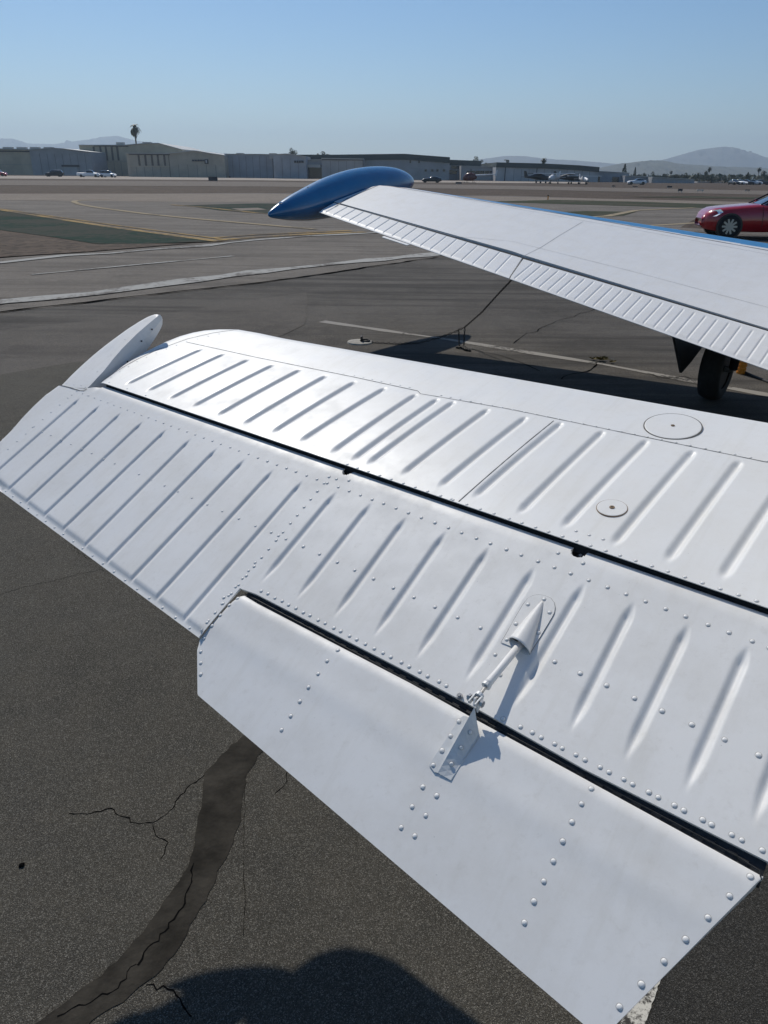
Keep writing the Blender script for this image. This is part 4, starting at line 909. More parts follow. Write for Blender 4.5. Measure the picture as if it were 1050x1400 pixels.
# --- trim tab
T0, T1 = SE.P(*SE.uv(332, 812), -.002), SE.P(*SE.uv(1044, 1197), -.002)
T0 = T0+SE.n*.0045; T1 = T1+SE.n*.0045
ST = Surf(T0, T1, -dirv(39.5, 32.6))
tpx = [(324, 813), (332, 812), (350, 823), (560, 932), (637, 975), (800, 1063.5), (1044, 1197), (822, 1421), (270, 950), (269.5, 885), (272, 872), (300, 839)]
tp = ST.ln(tpx); ta0, ta1 = tp[:, 0].min(), tp[:, 0].max()
tle = tp[1:7]
def tle_b(a): return np.interp(a, tp[[0, 1, 2, 3, 4, 5, 6], 0], tp[[0, 1, 2, 3, 4, 5, 6], 1])
lob = tp[[9, 10, 11, 0]]
def h_tab(A_, B_):
    A_, B_ = np.asarray(A_, float), np.asarray(B_, float); d = B_-tle_b(A_); dl = linedist(A_, B_, [tuple(p) for p in lob])
    k = np.clip(1-(d+.002)/.020, 0, 1); f = -.008*(1-np.sqrt(np.clip(1-k*k, 0, 1)))-.0022*np.exp(-np.clip(d, 0, 9)/.022)
    k = np.clip(1-dl/.007, 0, 1); f = f-.004*(1-np.sqrt(np.clip(1-k*k, 0, 1)))
    return f+.0010*np.exp(-((d-.075)/.02)**2)
ST.hf = h_tab
av = spaced(ta0+1e-5, ta1-1e-5, .004); lo, hi = polyrange(tp, av)
tab = skin('trim_tab', ST, av, [(lo, hi, lambda: np.concatenate([np.linspace(0, .2, 26)[:-1], np.linspace(.2, 1, 40)]))], M['white'], plane, lambda a, b: .002+.018*sm((tp[8][1]-b)/.22)*sm((b-tle_b(a))/.01+.4))
for x, y in ((324, 817), (313, 827), (301, 841), (290, 856), (279, 873), (274.5, 891), (274.5, 906.5), (274.5, 922), (461, 888), (447, 903.5), (435, 921.5), (422, 940), (410, 959), (397.5, 979), (385, 998),
             (578, 1076), (597, 1088), (563.5, 1103), (582, 1115), (548.5, 1131.5), (567, 1143), (808, 1077.5), (795, 1099), (782, 1124), (769.5, 1150.5), (756.5, 1177.5), (743.5, 1205), (730, 1232.5), (717, 1261.5),
             (1026, 1198), (997.5, 1225), (968, 1255), (937.5, 1284.5), (908, 1314.5), (877, 1346), (847, 1377)): rivet(ST, x, y, .0034, 'tab')
# piano hinge in the gap
hg = MB()
a0_, a1_ = SE.uv(336, 810)[0], SE.uv(1046, 1186)[0]
hinge_mid = SE.ln([(333, 809), (350, 817), (560, 926), (637, 968), (800, 1058), (1044, 1187)])
def hm(a): return np.interp(a, hinge_mid[:, 0], hinge_mid[:, 1])
avh = spaced(a0_, a1_, .02); vs = []
for a in avh: vs += [SE.P(a, hm(a)-.016, -.004), SE.P(a, hm(a)-.016, -.012), SE.P(a, hm(a)+.018, -.019), SE.P(a, hm(a)+.018, -.0105)]
fs = [(4*i+k, 4*i+(k+1) % 4, 4*i+4+(k+1) % 4, 4*i+4+k) for i in range(len(avh)-1) for k in range(4)]+[(0, 1, 2, 3)]
hin = newobj('piano_hinge', vs, fs, M['hinge'], plane)
pitch = .0128; nk = int((a1_-a0_-.01)/pitch); kme = None
for i in range(nk):
    a = a0_+.006+i*pitch; off = .0008 if i % 2 else -.0018; b = hm(a)+off
    if kme is None:
        kb = MB(); n_ = 10; kb.tube([(-pitch*.46, 0, 0), (pitch*.46, 0, 0)], .0027, n_); kb.box(-pitch*.46, pitch*.46, -.0055, 0, -.0016, .0004); k0 = kb.build('hinge_knuckle', M['hinge'], hin, False); kme = k0; ko = k0
    else: ko = kme.copy(); col.objects.link(ko)
    sgn = 1 if i % 2 else -1; ex = SE.ea*1.0; ey = norm(np.cross(SE.n, SE.ea)); ey = ey*(1 if np.dot(ey, SE.eb) < 0 else -1)*(-sgn)*-1; ez = np.cross(ex, ey)
    if np.dot(ez, SE.n) < 0: ex = -ex; ez = np.cross(ex, ey)
    c = SE.P(a, b, -.0078)
    ko.matrix_local = Matrix(((ex[0], ey[0], ez[0], c[0]), (ex[1], ey[1], ez[1], c[1]), (ex[2], ey[2], ez[2], c[2]), (0, 0, 0, 1)))
MB().tube([SE.P(a0_-.004, hm(a0_)+.0005, -.0055), SE.P(a1_-.03, hm(a1_-.03)+.0005, -.0055), SE.P(a1_-.004, hm(a1_)+.004, -.0035), SE.P(a1_, hm(a1_)+.012, -.0035)], .0011, 6).build('hinge_pin', M['hinge'], hin)

# --- fairing, push rod and tab horn
fpl = [(685.3, 878.8), (692, 868), (700, 853), (710, 836), (716, 826), (722, 818.5), (729, 814.8), (736.5, 813.6), (745, 815), (753, 818.5), (757.5, 824), (759, 831), (758, 838), (755, 844), (740, 869), (723.5, 895.4), (717, 894), (708, 889), (697, 883.5)]
fu = SE.ln(fpl); base = [SE.P(a, b, .0002) for a, b in fu]
fair = MB().prism(base, SE.n*.0014).build('rod_fairing', M['white'], plane)
seam(SE, fpl[:16], .0014, M['seam'], fair, h=.0009)
ap = SE.uv(742, 823); mc = SE.uv(710.5, 886); hwv = (SE.uv(724.5, 894.5)-SE.uv(697, 878))/2; vs = []; NR = 22; NK = 16
for i in range(NR+1):
    t = i/NR; c = ap+(mc-ap)*t; wv_ = hwv*(t**.8); hh = .0215*(t**.9)
    for k in range(NK+1):
        th = math.pi*k/NK; e = math.copysign(abs(math.cos(th))**1.15, math.cos(th)); vs.append(SE.P(c[0]-wv_[0]*e, c[1]-wv_[1]*e, .0015+hh*math.sin(th)**.9))
fs = [(i*(NK+1)+k, i*(NK+1)+k+1, (i+1)*(NK+1)+k+1, (i+1)*(NK+1)+k) for i in range(NR) for k in range(NK)]
dome = newobj('fairing_dome', vs, fs, M['white'], fair, True); sol = dome.modifiers.new('shell', 'SOLIDIFY'); sol.thickness = .0012
c = ap+(mc-ap)*.93; MB().add([SE.P(c[0]-hwv[0]*.9*math.cos(math.pi*k/12), c[1]-hwv[1]*.9*math.cos(math.pi*k/12), .0017+.0185*math.sin(math.pi*k/12)) for k in range(13)], [tuple(range(13))]).build('mouth', M['gap'], fair)  # dark plate stands in for the shade inside the mouth
for x, y in ((722, 827), (744, 820), (751.5, 838), (705.5, 853.5), (736, 865.5), (693, 875)): rivet(SE, x, y, .0032, 'fairing', .0016)
# rod
p_hi = SE.P(*SE.uv(712, 880, .010), .010); p_lo = SE.P(*SE.uv(666, 936, .026), .026); p_end = SE.P(*SE.uv(652, 955, .030), .030)
ax = norm(p_lo-p_hi)
rod = MB().tube([p_hi-ax*.02, p_lo-ax*.030, p_lo-ax*.006, p_lo], [.0056, .0056, .0062, .0062], 18).build('push_rod', M['white'], plane, True)
MB().tube([p_lo-ax*.001, p_lo+ax*.004], .0072, 12).build('lock_nut', M['cream'], rod)
MB().tube([p_lo+ax*.003, p_end], .0028, 10).build('rod_thread', M['steel'], rod)
side = norm(np.cross(ax, SE.n)); cl = MB(); ce = p_end+ax*.004
for s_ in (-1, 1): cl.prism([ce+side*s_*.0045-ax*.010-SE.n*.004, ce+side*s_*.0045+ax*.007-SE.n*.004, ce+side*s_*.0045+ax*.009, ce+side*s_*.0045+ax*.007+SE.n*.0045, ce+side*s_*.0045-ax*.010+SE.n*.004], side*s_*.002)
cl.tube([ce-ax*.013, ce-ax*.008], .0065, 12); cl.build('clevis', M['cream'], rod)
bl = MB(); bl.tube([ce-side*.014, ce+side*.014], .0024, 10); bl.tube([ce-side*.0135, ce-side*.0095], .0055, 6); bl.tube([ce+side*.0075, ce+side*.0115], .0058, 6); bl.build('clevis_bolt', M['steel'], rod)
bl = MB(); c2 = SE.P(*SE.uv(629, 953), .001); bl.tube([c2, c2+SE.n*.004], .0048, 6); bl.tube([c2, c2+SE.n*.0065], .0024, 8); bl.build('screw', M['steel'], elev)
# tab horn
ridge_end = SE.P(*SE.uv(648.5, 967, .031), .031)
hp = lambda x, y, h=0.0: ST.P(*ST.uv(x, y, h), h)
fl = MB().prism([hp(587, 1046, .001), hp(629, 982.5, .001), hp(634, 979, .001), hp(641, 981, .001), hp(646, 985, .001), hp(599, 1057, .001), hp(594, 1056, .001)], ST.n*.0016).build('tab_horn', M['cream'], plane)
toe = hp(598.5, 1056.5, .003); rb_ = hp(615, 1066, .002); rf_ = hp(655, 1003, .002); lf_ = hp(646, 986, .002)
tip_up = ridge_end+ax*.004
def lerp(a, b, t): return a+(b-a)*t
NW = 10; vs = []
for i in range(NW+1):
    t = i/NW; crest = lerp(toe, ridge_end, t); Lb = lerp(toe, lf_, t); Rb = lerp(rb_, rf_, t)
    vs += [Lb, crest, lerp(crest, Rb, .5), Rb, Rb+norm(Rb-Lb)*.0015]
newobj('horn_web', vs, [(5*i+k, 5*i+k+1, 5*i+6+k, 5*i+5+k) for i in range(NW) for k in range(4)], M['cream'], fl, False).modifiers.new('shell', 'SOLIDIFY').thickness = .0014
ear = [ridge_end-ax*.012-ST.n*.012, ridge_end-ax*.0+ST.n*.002, ce+SE.n*.006-side*.001, ce-ax*.006+SE.n*.001, ce-SE.n*.006, ridge_end-ST.n*.020]
MB().prism(ear, side*.0022).build('horn_ear', M['cream'], fl)
for x, y in ((628, 987), (616.5, 1007), (605, 1027), (593, 1047)): rivet(ST, x, y, .0033, 'tabhorn', .0027)
for t in (.22, .52, .80):
    c3 = lerp(toe, ridge_end, t); rbp = lerp(rb_, rf_, t); q3 = lerp(c3, rbp, .55)+ST.n*.001; nn3 = norm(np.cross(ridge_end-toe, rbp-c3)); nn3 = nn3 if nn3[2] > 0 else -nn3; RIV.append((q3, nn3, .0030, 'tabhorn'))

# --- wing
W1 = CO+ray(437, 292)*8.35/ray(437, 292)[1]
best = None
for d_ in np.linspace(3, 9, 4000):
    r_ = ray(1050, 503); q = CO+r_*d_/r_[1]; az = math.degrees(math.atan2(*(W1-q)[:2]))
    if best is None or abs(az+42) < best[0]: best = (abs(az+42), q)
SW = Surf(W1, best[1], -dirv(37.5, 12.3)); wa_end = SW.uv(1050, 503)[0]+.75
def ext(S, p, q, aend_):
    u, v = S.uv(*p), S.uv(*q); t = (aend_-u[0])/(v[0]-u[0]); return u+(v-u)*t
wLE = np.array([SW.uv(457, 275.5), SW.uv(470, 269), SW.uv(490, 261), SW.uv(510, 254.5), SW.uv(521, 252.3), SW.uv(560, 256), ext(SW, (560, 256), (1050, 331), wa_end)])
wHL = np.array([SW.uv(457, 275.5), SW.uv(700, 343.2), SW.uv(714, 348), ext(SW, (714, 348), (1050, 449), wa_end)])
wle = lambda a: np.interp(a, wLE[:, 0], wLE[:, 1]); whl = lambda a: np.interp(a, wHL[:, 0], wHL[:, 1])
def h_wing(A_, B_):
    A_, B_ = np.asarray(A_, float), np.asarray(B_, float); d = B_-wle(A_); r = .05; k = np.clip(1-d/r, 0, 1); return -.028*(1-np.sqrt(np.clip(1-k*k, 0, 1)))*sm((A_-wLE[4][0]+.3)/.3)
SW.hf = h_wing
av = spaced(wLE[0][0]+1e-4, wa_end, .02); lo, hi = wle(av), whl(av)
blue0, blue1 = SW.uv(566, 258.5), SW.uv(1050, 339.5)
def wmat(Ac, Bc):
    bl_ = blue0[1]+(blue1[1]-blue0[1])*(Ac-blue0[0])/(blue1[0]-blue0[0]); return np.where((Bc < bl_) & (Ac > wLE[4][0]), 1, 0)
def th_wing(A_, B_): f = np.clip((B_-wle(A_))/(whl(A_)-wle(A_)+.35), 0, 1); return .015+(.10+.04*A_)*np.sqrt(f)*(1-f)*1.6
wing = skin('wing', SW, av, [(lo, hi, lambda: np.concatenate([np.linspace(0, .12, 30)[:-1], np.linspace(.12, 1, 24)]))], None, plane, th_wing, mats=[M['white_wing'], M['bluestripe']], matfun=wmat)
seam(SW, [(560, 259), (800, 298), (1050, 342.5), (1200, 368)], .008, M['pin'], wing, 'pinstripe', h=.002, step=.1)
seam(SW, [(458, 282.5), (475, 271.5), (497, 262), (515, 254.5), (524, 252.9), (560, 259)], .012, M['pin'], wing, 'pinstripe', h=.002, step=.05)
seam(SW, [(460, 280), (520, 295), (620, 323), (700, 330), (742, 340.5), (860, 370), (1050, 420.5), (1150, 445)], .003, M['seamlt'], wing, h=.0015, step=.1)
seam(SW, [(797, 303), (765, 322), (740, 338), (716, 350)], .004, M['seamlt'], wing, h=.0015, step=.1)
seam(SW, [(620, 270), (900, 320), (1100, 357)], .0025, M['seamlt'], wing, h=.0015, step=.1)
def ctrl(name, L0, L1, T0_, T1_, gpx0, gpx1, n, ratio, aext=None):
    """moving surface between leading line L0-L1 and trailing line T0-T1 with pressed beads"""
    u = [SW.uv(*p) for p in (L0, L1, T1_, T0_)]
    if aext: 
        l2 = ext(SW, L0, L1, aext); t2 = ext(SW, T0_, T1_, aext); u = [u[0], l2, t2, u[3]]
    S = Surf(SW.P(0, 0), SW.P(1, 0), SW.eb); S.P0 = SW.P0
    sk = lambda a: 0
    # columns run from (L) to (T) along slightly skewed lines
    l0, l1, t1, t0 = map(np.array, u)
    nn = max(2, int(np.linalg.norm(l1-l0)/.0045)); top_, bot_ = [], []
    G = []
    for i in range(n):
        a = np.array(gpx0[:2])+0.0; pass
    f0, f1 = [SW.uv(*gpx0[:2]), SW.uv(*gpx0[2:])], [SW.uv(*gpx1[:2]), SW.uv(*gpx1[2:])]
    for i in range(n+(24 if aext else 0)):
        t = i/(n-1); g = (f0[0]+(f1[0]-f0[0])*t, f0[1]+(f1[1]-f0[1])*t)
        if g[0][0] < l1[0]-.02: G.append(g)
    bst0, bst1 = f0[1], f1[1]
    def hf(A_, B_):
        out = np.zeros_like(A_)
        for p, q in G:
            v = q-p; ln = np.linalg.norm(v); v = v/ln; du = (A_-p[0])*v[0]+(B_-p[1])*v[1]; dv = np.abs((A_-p[0])*v[1]-(B_-p[1])*v[0])
            out = np.maximum(out, sm((du+.01)/.03)*sm((ln-du+.02)/.01)*np.where(dv < .0125, np.cos(np.pi/2*np.clip(dv/.0125, 0, 1))**2, 0))
        bb = bst0[1]+(bst1[1]-bst0[1])*(A_-bst0[0])/(bst1[0]-bst0[0]); out = np.maximum(out, sm((B_-bb+.004)/.012)); return -.0062*out+.002
    V = []; nb_ = 34
    for i in range(nn+1):
        t = i/nn; p, q = l0+(l1-l0)*t, t0+(t1-t0)*t
        for j in range(nb_+1): V.append(p+(q-p)*j/nb_)
    V = np.array(V); H_ = hf(V[:, 0], V[:, 1]); J = np.tile(np.arange(nb_+1), nn+1)/nb_
    H_ = H_-.006*(np.clip(1-J/.06, 0, 1)**2)
    top3 = SW.P0+V[:, :1]*SW.ea+V[:, 1:]*SW.eb+H_[:, None]*SW.n; bot3 = top3-SW.n*(.004+.05*(1-J))[:, None]
    m_ = nb_+1; N_ = len(top3); fs = []
    for i in range(nn):
        for j in range(nb_): a = i*m_+j; fs += [(a, a+1, a+m_+1, a+m_), (N_+a+m_, N_+a+m_+1, N_+a+1, N_+a)]
    for i in range(nn): a = i*m_; fs += [(a, a+m_, N_+a+m_, N_+a), (a+nb_, N_+a+nb_, N_+a+nb_+m_, a+nb_+m_)]
    for j in range(nb_): a = j; b = nn*m_+j; fs += [(a, N_+a, N_+a+1, a+1), (b, b+1, N_+b+1, N_+b)]
    o = newobj(name, np.concatenate([top3, bot3]), fs, M['white_wing'], plane, True)
    bm_ = bmesh.new(); bm_.from_mesh(o.data); bmesh.ops.recalc_face_normals(bm_, faces=bm_.faces[:])
    for e in bm_.edges:
        if len(e.link_faces) == 2 and e.calc_face_angle(0) > .7: e.smooth = False
    bm_.to_mesh(o.data); bm_.free(); return o
ail = ctrl('aileron', (457.5, 277), (713.8, 352.3), (436, 289.5), (695.8, 379.8), (465, 279.5, 446, 290), (700, 348.5, 678, 371.5), 19, 1)
flap = ctrl('flap', (716, 353.6), (1050, 452), (697, 380.5), (1050, 504.8), (729, 360, 704, 380.5), (1046, 457, 1022, 491), 24, 1, wa_end)
tbm = MB(); q4 = [SW.P(*SW.uv(x, y), -.004) for x, y in ((525, 322), (560, 333.5), (556, 334.5), (522, 323.5))]; tbm.prism(q4, SW.n*-.006).build('aileron_tab', M['white_wing'], ail)
gm = MB()
for p, q, e_ in (((457, 276), (712, 350), 0), ((714, 351), (1050, 450.5), 1)):
    u, v = SW.uv(*p), (ext(SW, p, q, wa_end) if e_ else SW.uv(*q)); gm.add([SW.P(x[0], x[1]+b, h) for x in (u, v) for b, h in ((-.01, -.008), (-.01, -.05), (.05, -.05), (.02, -.016))], [(0, 1, 2, 3), (7, 6, 5, 4), (0, 4, 5, 1), (1, 5, 6, 2), (2, 6, 7, 3), (3, 7, 4, 0)])
gm.build('hinge_gap_shade', M['gap'], wing)  # near-black strips paint the shade along the aileron and flap gaps
# tip tank
TS = [(_a, _b, _c*1.10, _d) for _a, _b, _c, _d in [(366.5, 294, 7.30, .3), (368, 293.5, 7.32, 3.6), (374, 291.5, 7.37, 6.8), (385, 288.5, 7.47, 11.5), (400, 284.5, 7.62, 16.5), (420, 279.5, 7.85, 21.5), (440, 273, 8.07, 25), (460, 267, 8.3, 26.8), (480, 261.5, 8.52, 27.2), (500, 257.3, 8.76, 26.6), (520, 254, 9.0, 24.6), (537, 251.5, 9.2, 21), (550, 249.7, 9.36, 15.5), (558, 248.8, 9.45, 10), (563, 248.3, 9.50, 5), (565, 248, 9.52, .3)]]
cs = np.array([atY(x, y, Y) for x, y, Y, r in TS]); rr = np.array([r*.91*Y/1000 for x, y, Y, r in TS])
dt = np.concatenate([[0], np.cumsum(np.linalg.norm(np.diff(cs, axis=0), axis=1))]); tt = np.concatenate([dt[-1]*(0.5-0.5*np.cos(np.linspace(0, math.pi, 60)))])
cc = np.stack([np.interp(tt, dt, cs[:, k]) for k in range(3)], 1); r2_ = np.interp(tt, dt, rr)
for _ in range(3): cc[1:-1] = (cc[:-2]+2*cc[1:-1]+cc[2:])/4; r2_[2:-2] = (r2_[1:-3]+2*r2_[2:-2]+r2_[3:-1])/4
mb = MB(); axd = norm(cc[-1]-cc[0]); un = norm(np.cross(axd, [0, 0, 1.0])); upn = np.cross(un, axd); n_ = 40; vs = []
for c_, r_ in zip(cc, r2_):
    for k in range(n_): th = 2*math.pi*k/n_; vs.append(c_+r_*(un*math.cos(th)*.86+upn*math.sin(th)*(1.0)))
tank = newobj('tip_tank', vs, [(i*n_+k, i*n_+(k+1) % n_, (i+1)*n_+(k+1) % n_, (i+1)*n_+k) for i in range(len(cc)-1) for k in range(n_)]+[tuple(range(n_))[::-1], tuple((len(cc)-1)*n_+k for k in range(n_))], M['blue'], plane, True)
q = np.array(atY(385, 277.5, 8.2)); MB().tube([q-axd*.03, q+axd*.03], [.014, .008], 10).build('tail_glint', M['lens'], tank, True)  # small bright piece stands in for a highlight on the tank
q = np.array(atY(398, 269.5, 8.38)); MB().tube([q-[0, 0, .01], q+[0, 0, .012]], .012, 10).build('fuel_cap', M['steel'], tank)
q = np.array(atY(421, 257, 8.63)); MB().tube([q-[0, 0, .01], q+[0, 0, .012]], .010, 10).build('fuel_cap', M['steel'], tank)

# main wheel, leg and door under the wing
fwd = dirv(37.5, 0); lat = dirv(-52.5, 0)
wq = gp(972, 545); wr, ww = .275, .18; wcn = wq+np.array([0, 0, wr])
tv = []; n_ = 40; prof = [(-.42, .62), (-.5, .80), (-.44, .93), (-.25, .99), (0, 1.0), (.25, .99), (.44, .93), (.5, .80), (.42, .62)]
for k in range(n_):
    th = 2*math.pi*k/n_
    for py, pr in prof: tv.append(wcn+(fwd*math.cos(th)+np.array([0, 0, 1.0])*math.sin(th))*wr*pr+lat*py*ww)
m_ = len(prof); mw = newobj('main_wheel', tv, [(k*m_+j, k*m_+j+1, ((k+1) % n_)*m_+j+1, ((k+1) % n_)*m_+j) for k in range(n_) for j in range(m_-1)], M['tyre'], plane, True)
MB().tube([wcn-lat*ww*.36, wcn+lat*ww*.40], wr*.63, 24).build('wheel_hub', M['hinge'], mw)
MB().tube([wcn+lat*ww*.38, wcn+lat*ww*.55], [wr*.2, wr*.12], 14).build('hub_cap', M['hinge'], mw)
gear = MB().tube([wcn-lat*(ww*.7), wcn-lat*(ww*.75)+np.array([0, 0, .25]), wcn-lat*(ww*.6)+np.array([0, 0, .62])], [.035, .045, .05], 12).build('landing_gear_leg', M['hinge'], plane, True)
MB().tube([wcn-lat*ww*.75, wcn-lat*ww*.3], .028, 10).build('axle', M['steel'], gear)
MB().tube([wcn-lat*ww*.7+np.array([0, 0, .12]), wcn-lat*ww*.7-fwd*.14+np.array([0, 0, .2]), wcn-lat*ww*.7+np.array([0, 0, .36])], .014, 8).build('torque_link', M['steel'], gear)
q = [atY(x, y, Y) for x, y, Y in ((918, 440, 6.0), (932, 510, 6.0), (946, 494, 6.25), (975, 455, 6.6))]
MB().prism(q, lat*.02).build('gear_door', M['black'], plane)  # door coloured black to carry the wing's shade

# fuselage and fin (just outside the right edge, carries the wing and the tail)
cax = SE.P(0, 0)+SE.ea*(ar+.50); cax = np.array([cax[0], cax[1], 0]); vs = []; n_ = 28
FU = [(-.42, .01, 1.28, .05), (-.3, .05, 1.26, .12), (0, .11, 1.24, .2), (1.0, .2, 1.2, .30), (2.2, .34, 1.16, .42), (3.2, .50, 1.16, .56), (4.0, .57, 1.2, .66), (4.9, .58, 1.2, .68), (5.6, .55, 1.12, .56), (6.6, .50, 1.02, .45), (7.4, .38, 1.0, .36), (7.7, .15, 1.0, .15)]
for d_, hw_, zc, hh in FU:
    for k in range(n_):
        th = 2*math.pi*k/n_; c_, s_ = math.cos(th), math.sin(th); vs.append(cax+fwd*d_+lat*hw_*math.copysign(abs(c_)**.8, c_)+np.array([0, 0, zc+hh*math.copysign(abs(s_)**.85, s_)]))
fus = newobj('fuselage', vs, [(i*n_+k, i*n_+(k+1) % n_, (i+1)*n_+(k+1) % n_, (i+1)*n_+k) for i in range(len(FU)-1) for k in range(n_)]+[tuple(range(n_)), tuple((len(FU)-1)*n_+k for k in range(n_))], M['white'], plane, True)
fb = cax+lat*.03
MB().prism([fb+fwd*.1+[0, 0, 1.35], fb+fwd*1.1+[0, 0, 1.40], fb+fwd*.35+[0, 0, 2.45], fb+fwd*-.15+[0, 0, 2.45]], -lat*.06).build('tail_fin', M['white'], plane)
MB().prism([fb+fwd*-.38+[0, 0, 1.35], fb+fwd*.08+[0, 0, 1.35], fb+fwd*-.17+[0, 0, 2.45], fb+fwd*-.42+[0, 0, 2.40]], -lat*.06).build('rudder', M['white'], plane)

# rivets: nearest and largest are pieces of their own, the others are joined
owners = {'elevator': elev, 'stab': stab, 'tab': tab, 'horn': horn, 'fairing': fair, 'tabhorn': fl}
NR_, NK_ = 4, 12; dv = []
for i in range(NR_): 
    th = math.pi/2*i/NR_
    dv += [(math.cos(th)*math.cos(2*math.pi*k/NK_), math.cos(th)*math.sin(2*math.pi*k/NK_), .52*math.sin(th)**.9 if i else 0) for k in range(NK_)]
dv = [(x, y, z-.12 if i < NK_ else z) for i, (x, y, z) in enumerate(dv)]+[(0, 0, .52)]
df = [(i*NK_+k, i*NK_+(k+1) % NK_, (i+1)*NK_+(k+1) % NK_, (i+1)*NK_+k) for i in range(NR_-1) for k in range(NK_)]+[((NR_-1)*NK_+k, (NR_-1)*NK_+(k+1) % NK_, NR_*NK_) for k in range(NK_)]
q0 = len(dv); dr = dv+[(R_*math.cos(2*math.pi*k/NK_), R_*math.sin(2*math.pi*k/NK_), .045) for R_ in (.9, 1.25) for k in range(NK_)]
dfr = df+[(q0+k, q0+(k+1) % NK_, q0+NK_+(k+1) % NK_, q0+NK_+k) for k in range(NK_)]
dfr[-NK_:] = [f[::-1] for f in dfr[-NK_:]]
M['grime'] = mat('rivet_grime', (0.52, 0.51, 0.48), 0.7, var=(90, 0.3, 4))
rme = bpy.data.meshes.new('rivet'); rme.from_pydata(dr, [], dfr); rme.materials.append(M['rivet']); rme.materials.append(M['grime']); rme.polygons.foreach_set('material_index', [0]*len(df)+[1]*NK_); rme.polygons.foreach_set('use_smooth', [True]*len(rme.polygons))
def inview(p): x, y = proj(p); return -5 < x < 1055 and -5 < y < 1405
RIV.sort(key=lambda t: -(t[2]/np.linalg.norm(t[0]-CO) if inview(t[0]) else 0))
rest = {}
for i, (p, n, r, own) in enumerate(RIV):
    ex = norm(np.cross(n, [0.3, 0.7, 0.1])); ey = np.cross(n, ex)
    if i < 290:
        o = bpy.data.objects.new('rivet', rme); col.objects.link(o); o.parent = owners[own]
        o.matrix_local = Matrix(((ex[0]*r, ey[0]*r, n[0]*r, p[0]), (ex[1]*r, ey[1]*r, n[1]*r, p[1]), (ex[2]*r, ey[2]*r, n[2]*r, p[2]), (0, 0, 0, 1)))
    else:
        mb = rest.setdefault(own, MB()); mb.add([p+r*(ex*x+ey*y+n*z) for x, y, z in dv], df)
for own, mb in rest.items():
    o = mb.build('small_rivets', M['rivet'], owners[own], True); o['kind'] = 'stuff'
print('rivets', len(RIV))

# --- tie-down chain with its anchor
an = gp(492, 469); ch = [gp(508, 469.5)+[0, 0, .012], gp(520, 470.2)+[0, 0, .012], gp(545, 471.5)+[0, 0, .012]]
ch += [atY(573, 468.6, 8.36), atY(601.4, 461.4, 8.33), atY(622, 453.5, 8.30), atY(635.7, 447, 8.28), atY(658.6, 427, 8.0), atY(683, 400, 7.75), atY(704, 378, 7.55), atY(715, 362, 7.42)]
ch = [np.array([p[0], p[1], max(p[2], .012)]) for p in ch]
def chain_mesh(pts, pitch_, r=.0042, L=.018, wd=.0085):
    d = np.concatenate([[0], np.cumsum([np.linalg.norm(b-a) for a, b in zip(pts[:-1], pts[1:])])]); P3 = np.array(pts); m = MB(); k = 0
    for t in np.arange(0, d[-1], pitch_):
        c = np.array([np.interp(t, d, P3[:, j]) for j in range(3)]); c2 = np.array([np.interp(min(t+.01, d[-1]), d, P3[:, j]) for j in range(3)]); ax_ = norm(c2-c) if np.linalg.norm(c2-c) > 1e-6 else np.array([0, 0, -1.])
        sd_ = norm(np.cross(ax_, [.2, .1, 1])); up_ = np.cross(sd_, ax_); s2 = sd_ if k % 2 else up_; k += 1; n1, n2 = 10, 5; vs = []; nrm = np.cross(ax_, s2)
        for i in range(n1):
            th = 2*math.pi*i/n1; ctr = c+ax_*math.cos(th)*L+s2*math.sin(th)*wd; rd = norm(ax_*math.cos(th)*.6+s2*math.sin(th))
            for j in range(n2): ph = 2*math.pi*j/n2; vs.append(ctr+r*(rd*math.cos(ph)+nrm*math.sin(ph)))
        m.add(vs, [(i*n2+j, ((i+1) % n1)*n2+j, ((i+1) % n1)*n2+(j+1) % n2, i*n2+(j+1) % n2) for i in range(n1) for j in range(n2)])
    return m
cr = empty('tie_down_chain', (0, 0, 0)); tag(cr, 'dark sagging chain running from the pavement anchor up under the far wing', 'chain')
chain_mesh(ch, .033).build('links', M['chain'], cr, True)
k1, k2 = atY(627, 451, 8.30), atY(635.5, 447.5, 8.28)
chain_mesh([k1, k1+(gp(628, 476)-k1)*.98+[0, 0, .01]], .033).build('hanging_tail', M['chain'], cr, True)
chain_mesh([k2, k2+(gp(634, 476)-k2)*.98+[0, 0, .01]], .033).build('hanging_tail', M['chain'], cr, True)
chain_mesh([gp(626, 477)+[0, 0, .015], gp(634, 478)+[0, 0, .03], gp(642, 481)+[0, 0, .015], gp(636, 480)+[0, 0, .02], gp(630, 477)+[0, 0, .03]], .022, .009).build('loose_end', M['chain'], cr, True)
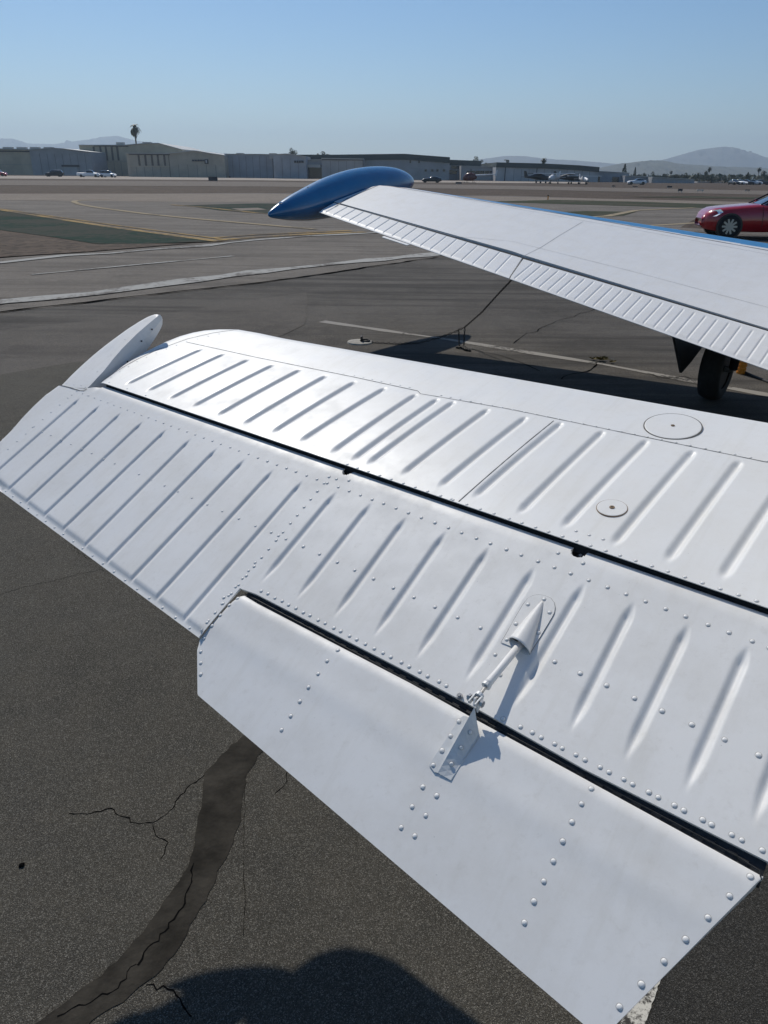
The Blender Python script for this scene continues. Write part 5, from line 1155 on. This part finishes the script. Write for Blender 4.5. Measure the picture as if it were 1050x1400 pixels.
ar_ = empty('tie_down_anchor', an); tag(ar_, 'pale concrete tie down anchor with metal ring beyond the tail', 'anchor')
MB().tube([(0, 0, -.01), (0, 0, .018), (0, 0, .026)], [.15, .14, .09], 24).build('pad', M['conc'], ar_)
mb = MB(); mb.tube([(.02, -.05, .01), (.02, -.04, .07), (.02, .04, .07), (.02, .05, .01)], .012, 8); mb.tube([(.06+.05*math.cos(t), .05*math.sin(t), .03) for t in np.linspace(0, 6.2, 14)], .011, 6); mb.build('ring', M['chain'], ar_)

# orange chock with rope behind the wheel
oq = gp(1012.5, 511); oc = empty('wheel_chock', oq, rad(20)); tag(oc, 'small orange ribbed chock standing behind the main wheel', 'chock')
mb = MB(); 
for k in range(8): mb.tube([(0, 0, k*.036), (0, 0, k*.036+.026)], [.042, .046], 10); mb.tube([(0, 0, k*.036+.026), (0, 0, k*.036+.036)], .038, 10)
mb.build('ribbed_block', M['orange'], oc)
rp = [gp(1016, 511)+[0, 0, .02], gp(1030, 516)+[0, 0, .012], gp(1050, 524)+[0, 0, .012], gp(1090, 538)+[0, 0, .012]]
tag(MB().tube(rp, .013, 8).build('rope', M['black']), 'black rope lying on the pavement right of the orange chock', 'rope')

# dry weeds in the crack
wr_ = random.Random(3)
for (x, y, s_, n_, lb) in ((822, 494, .075, 60, 'yellowish dry weed growing on the white parking line'), (811, 493, .05, 30, 'smaller dry weed left of the larger one on the line'), (836, 497, .045, 24, 'sparse dry weed right of the larger one')):
    c = gp(x, y); mb = MB()
    for k in range(n_):
        az = wr_.uniform(0, 6.28); l = s_*wr_.uniform(.4, 1.1); hgt = s_*wr_.uniform(.1, .45); p = np.array([wr_.uniform(-.3, .3)*s_, wr_.uniform(-.2, .2)*s_, 0.016]); e = p+[math.cos(az)*l, math.sin(az)*l, hgt]; u_ = np.array([-math.sin(az), math.cos(az), 0])*.003
        mb.add([p-u_, p+u_, (p+e)/2+u_*1.3+[0, 0, hgt*.5], e], [(0, 1, 2, 3)])
    o = mb.build('weed', M['weed']); o.location = (c[0], c[1], 0); tag(o, lb, 'weed', 'weeds in the pavement crack')
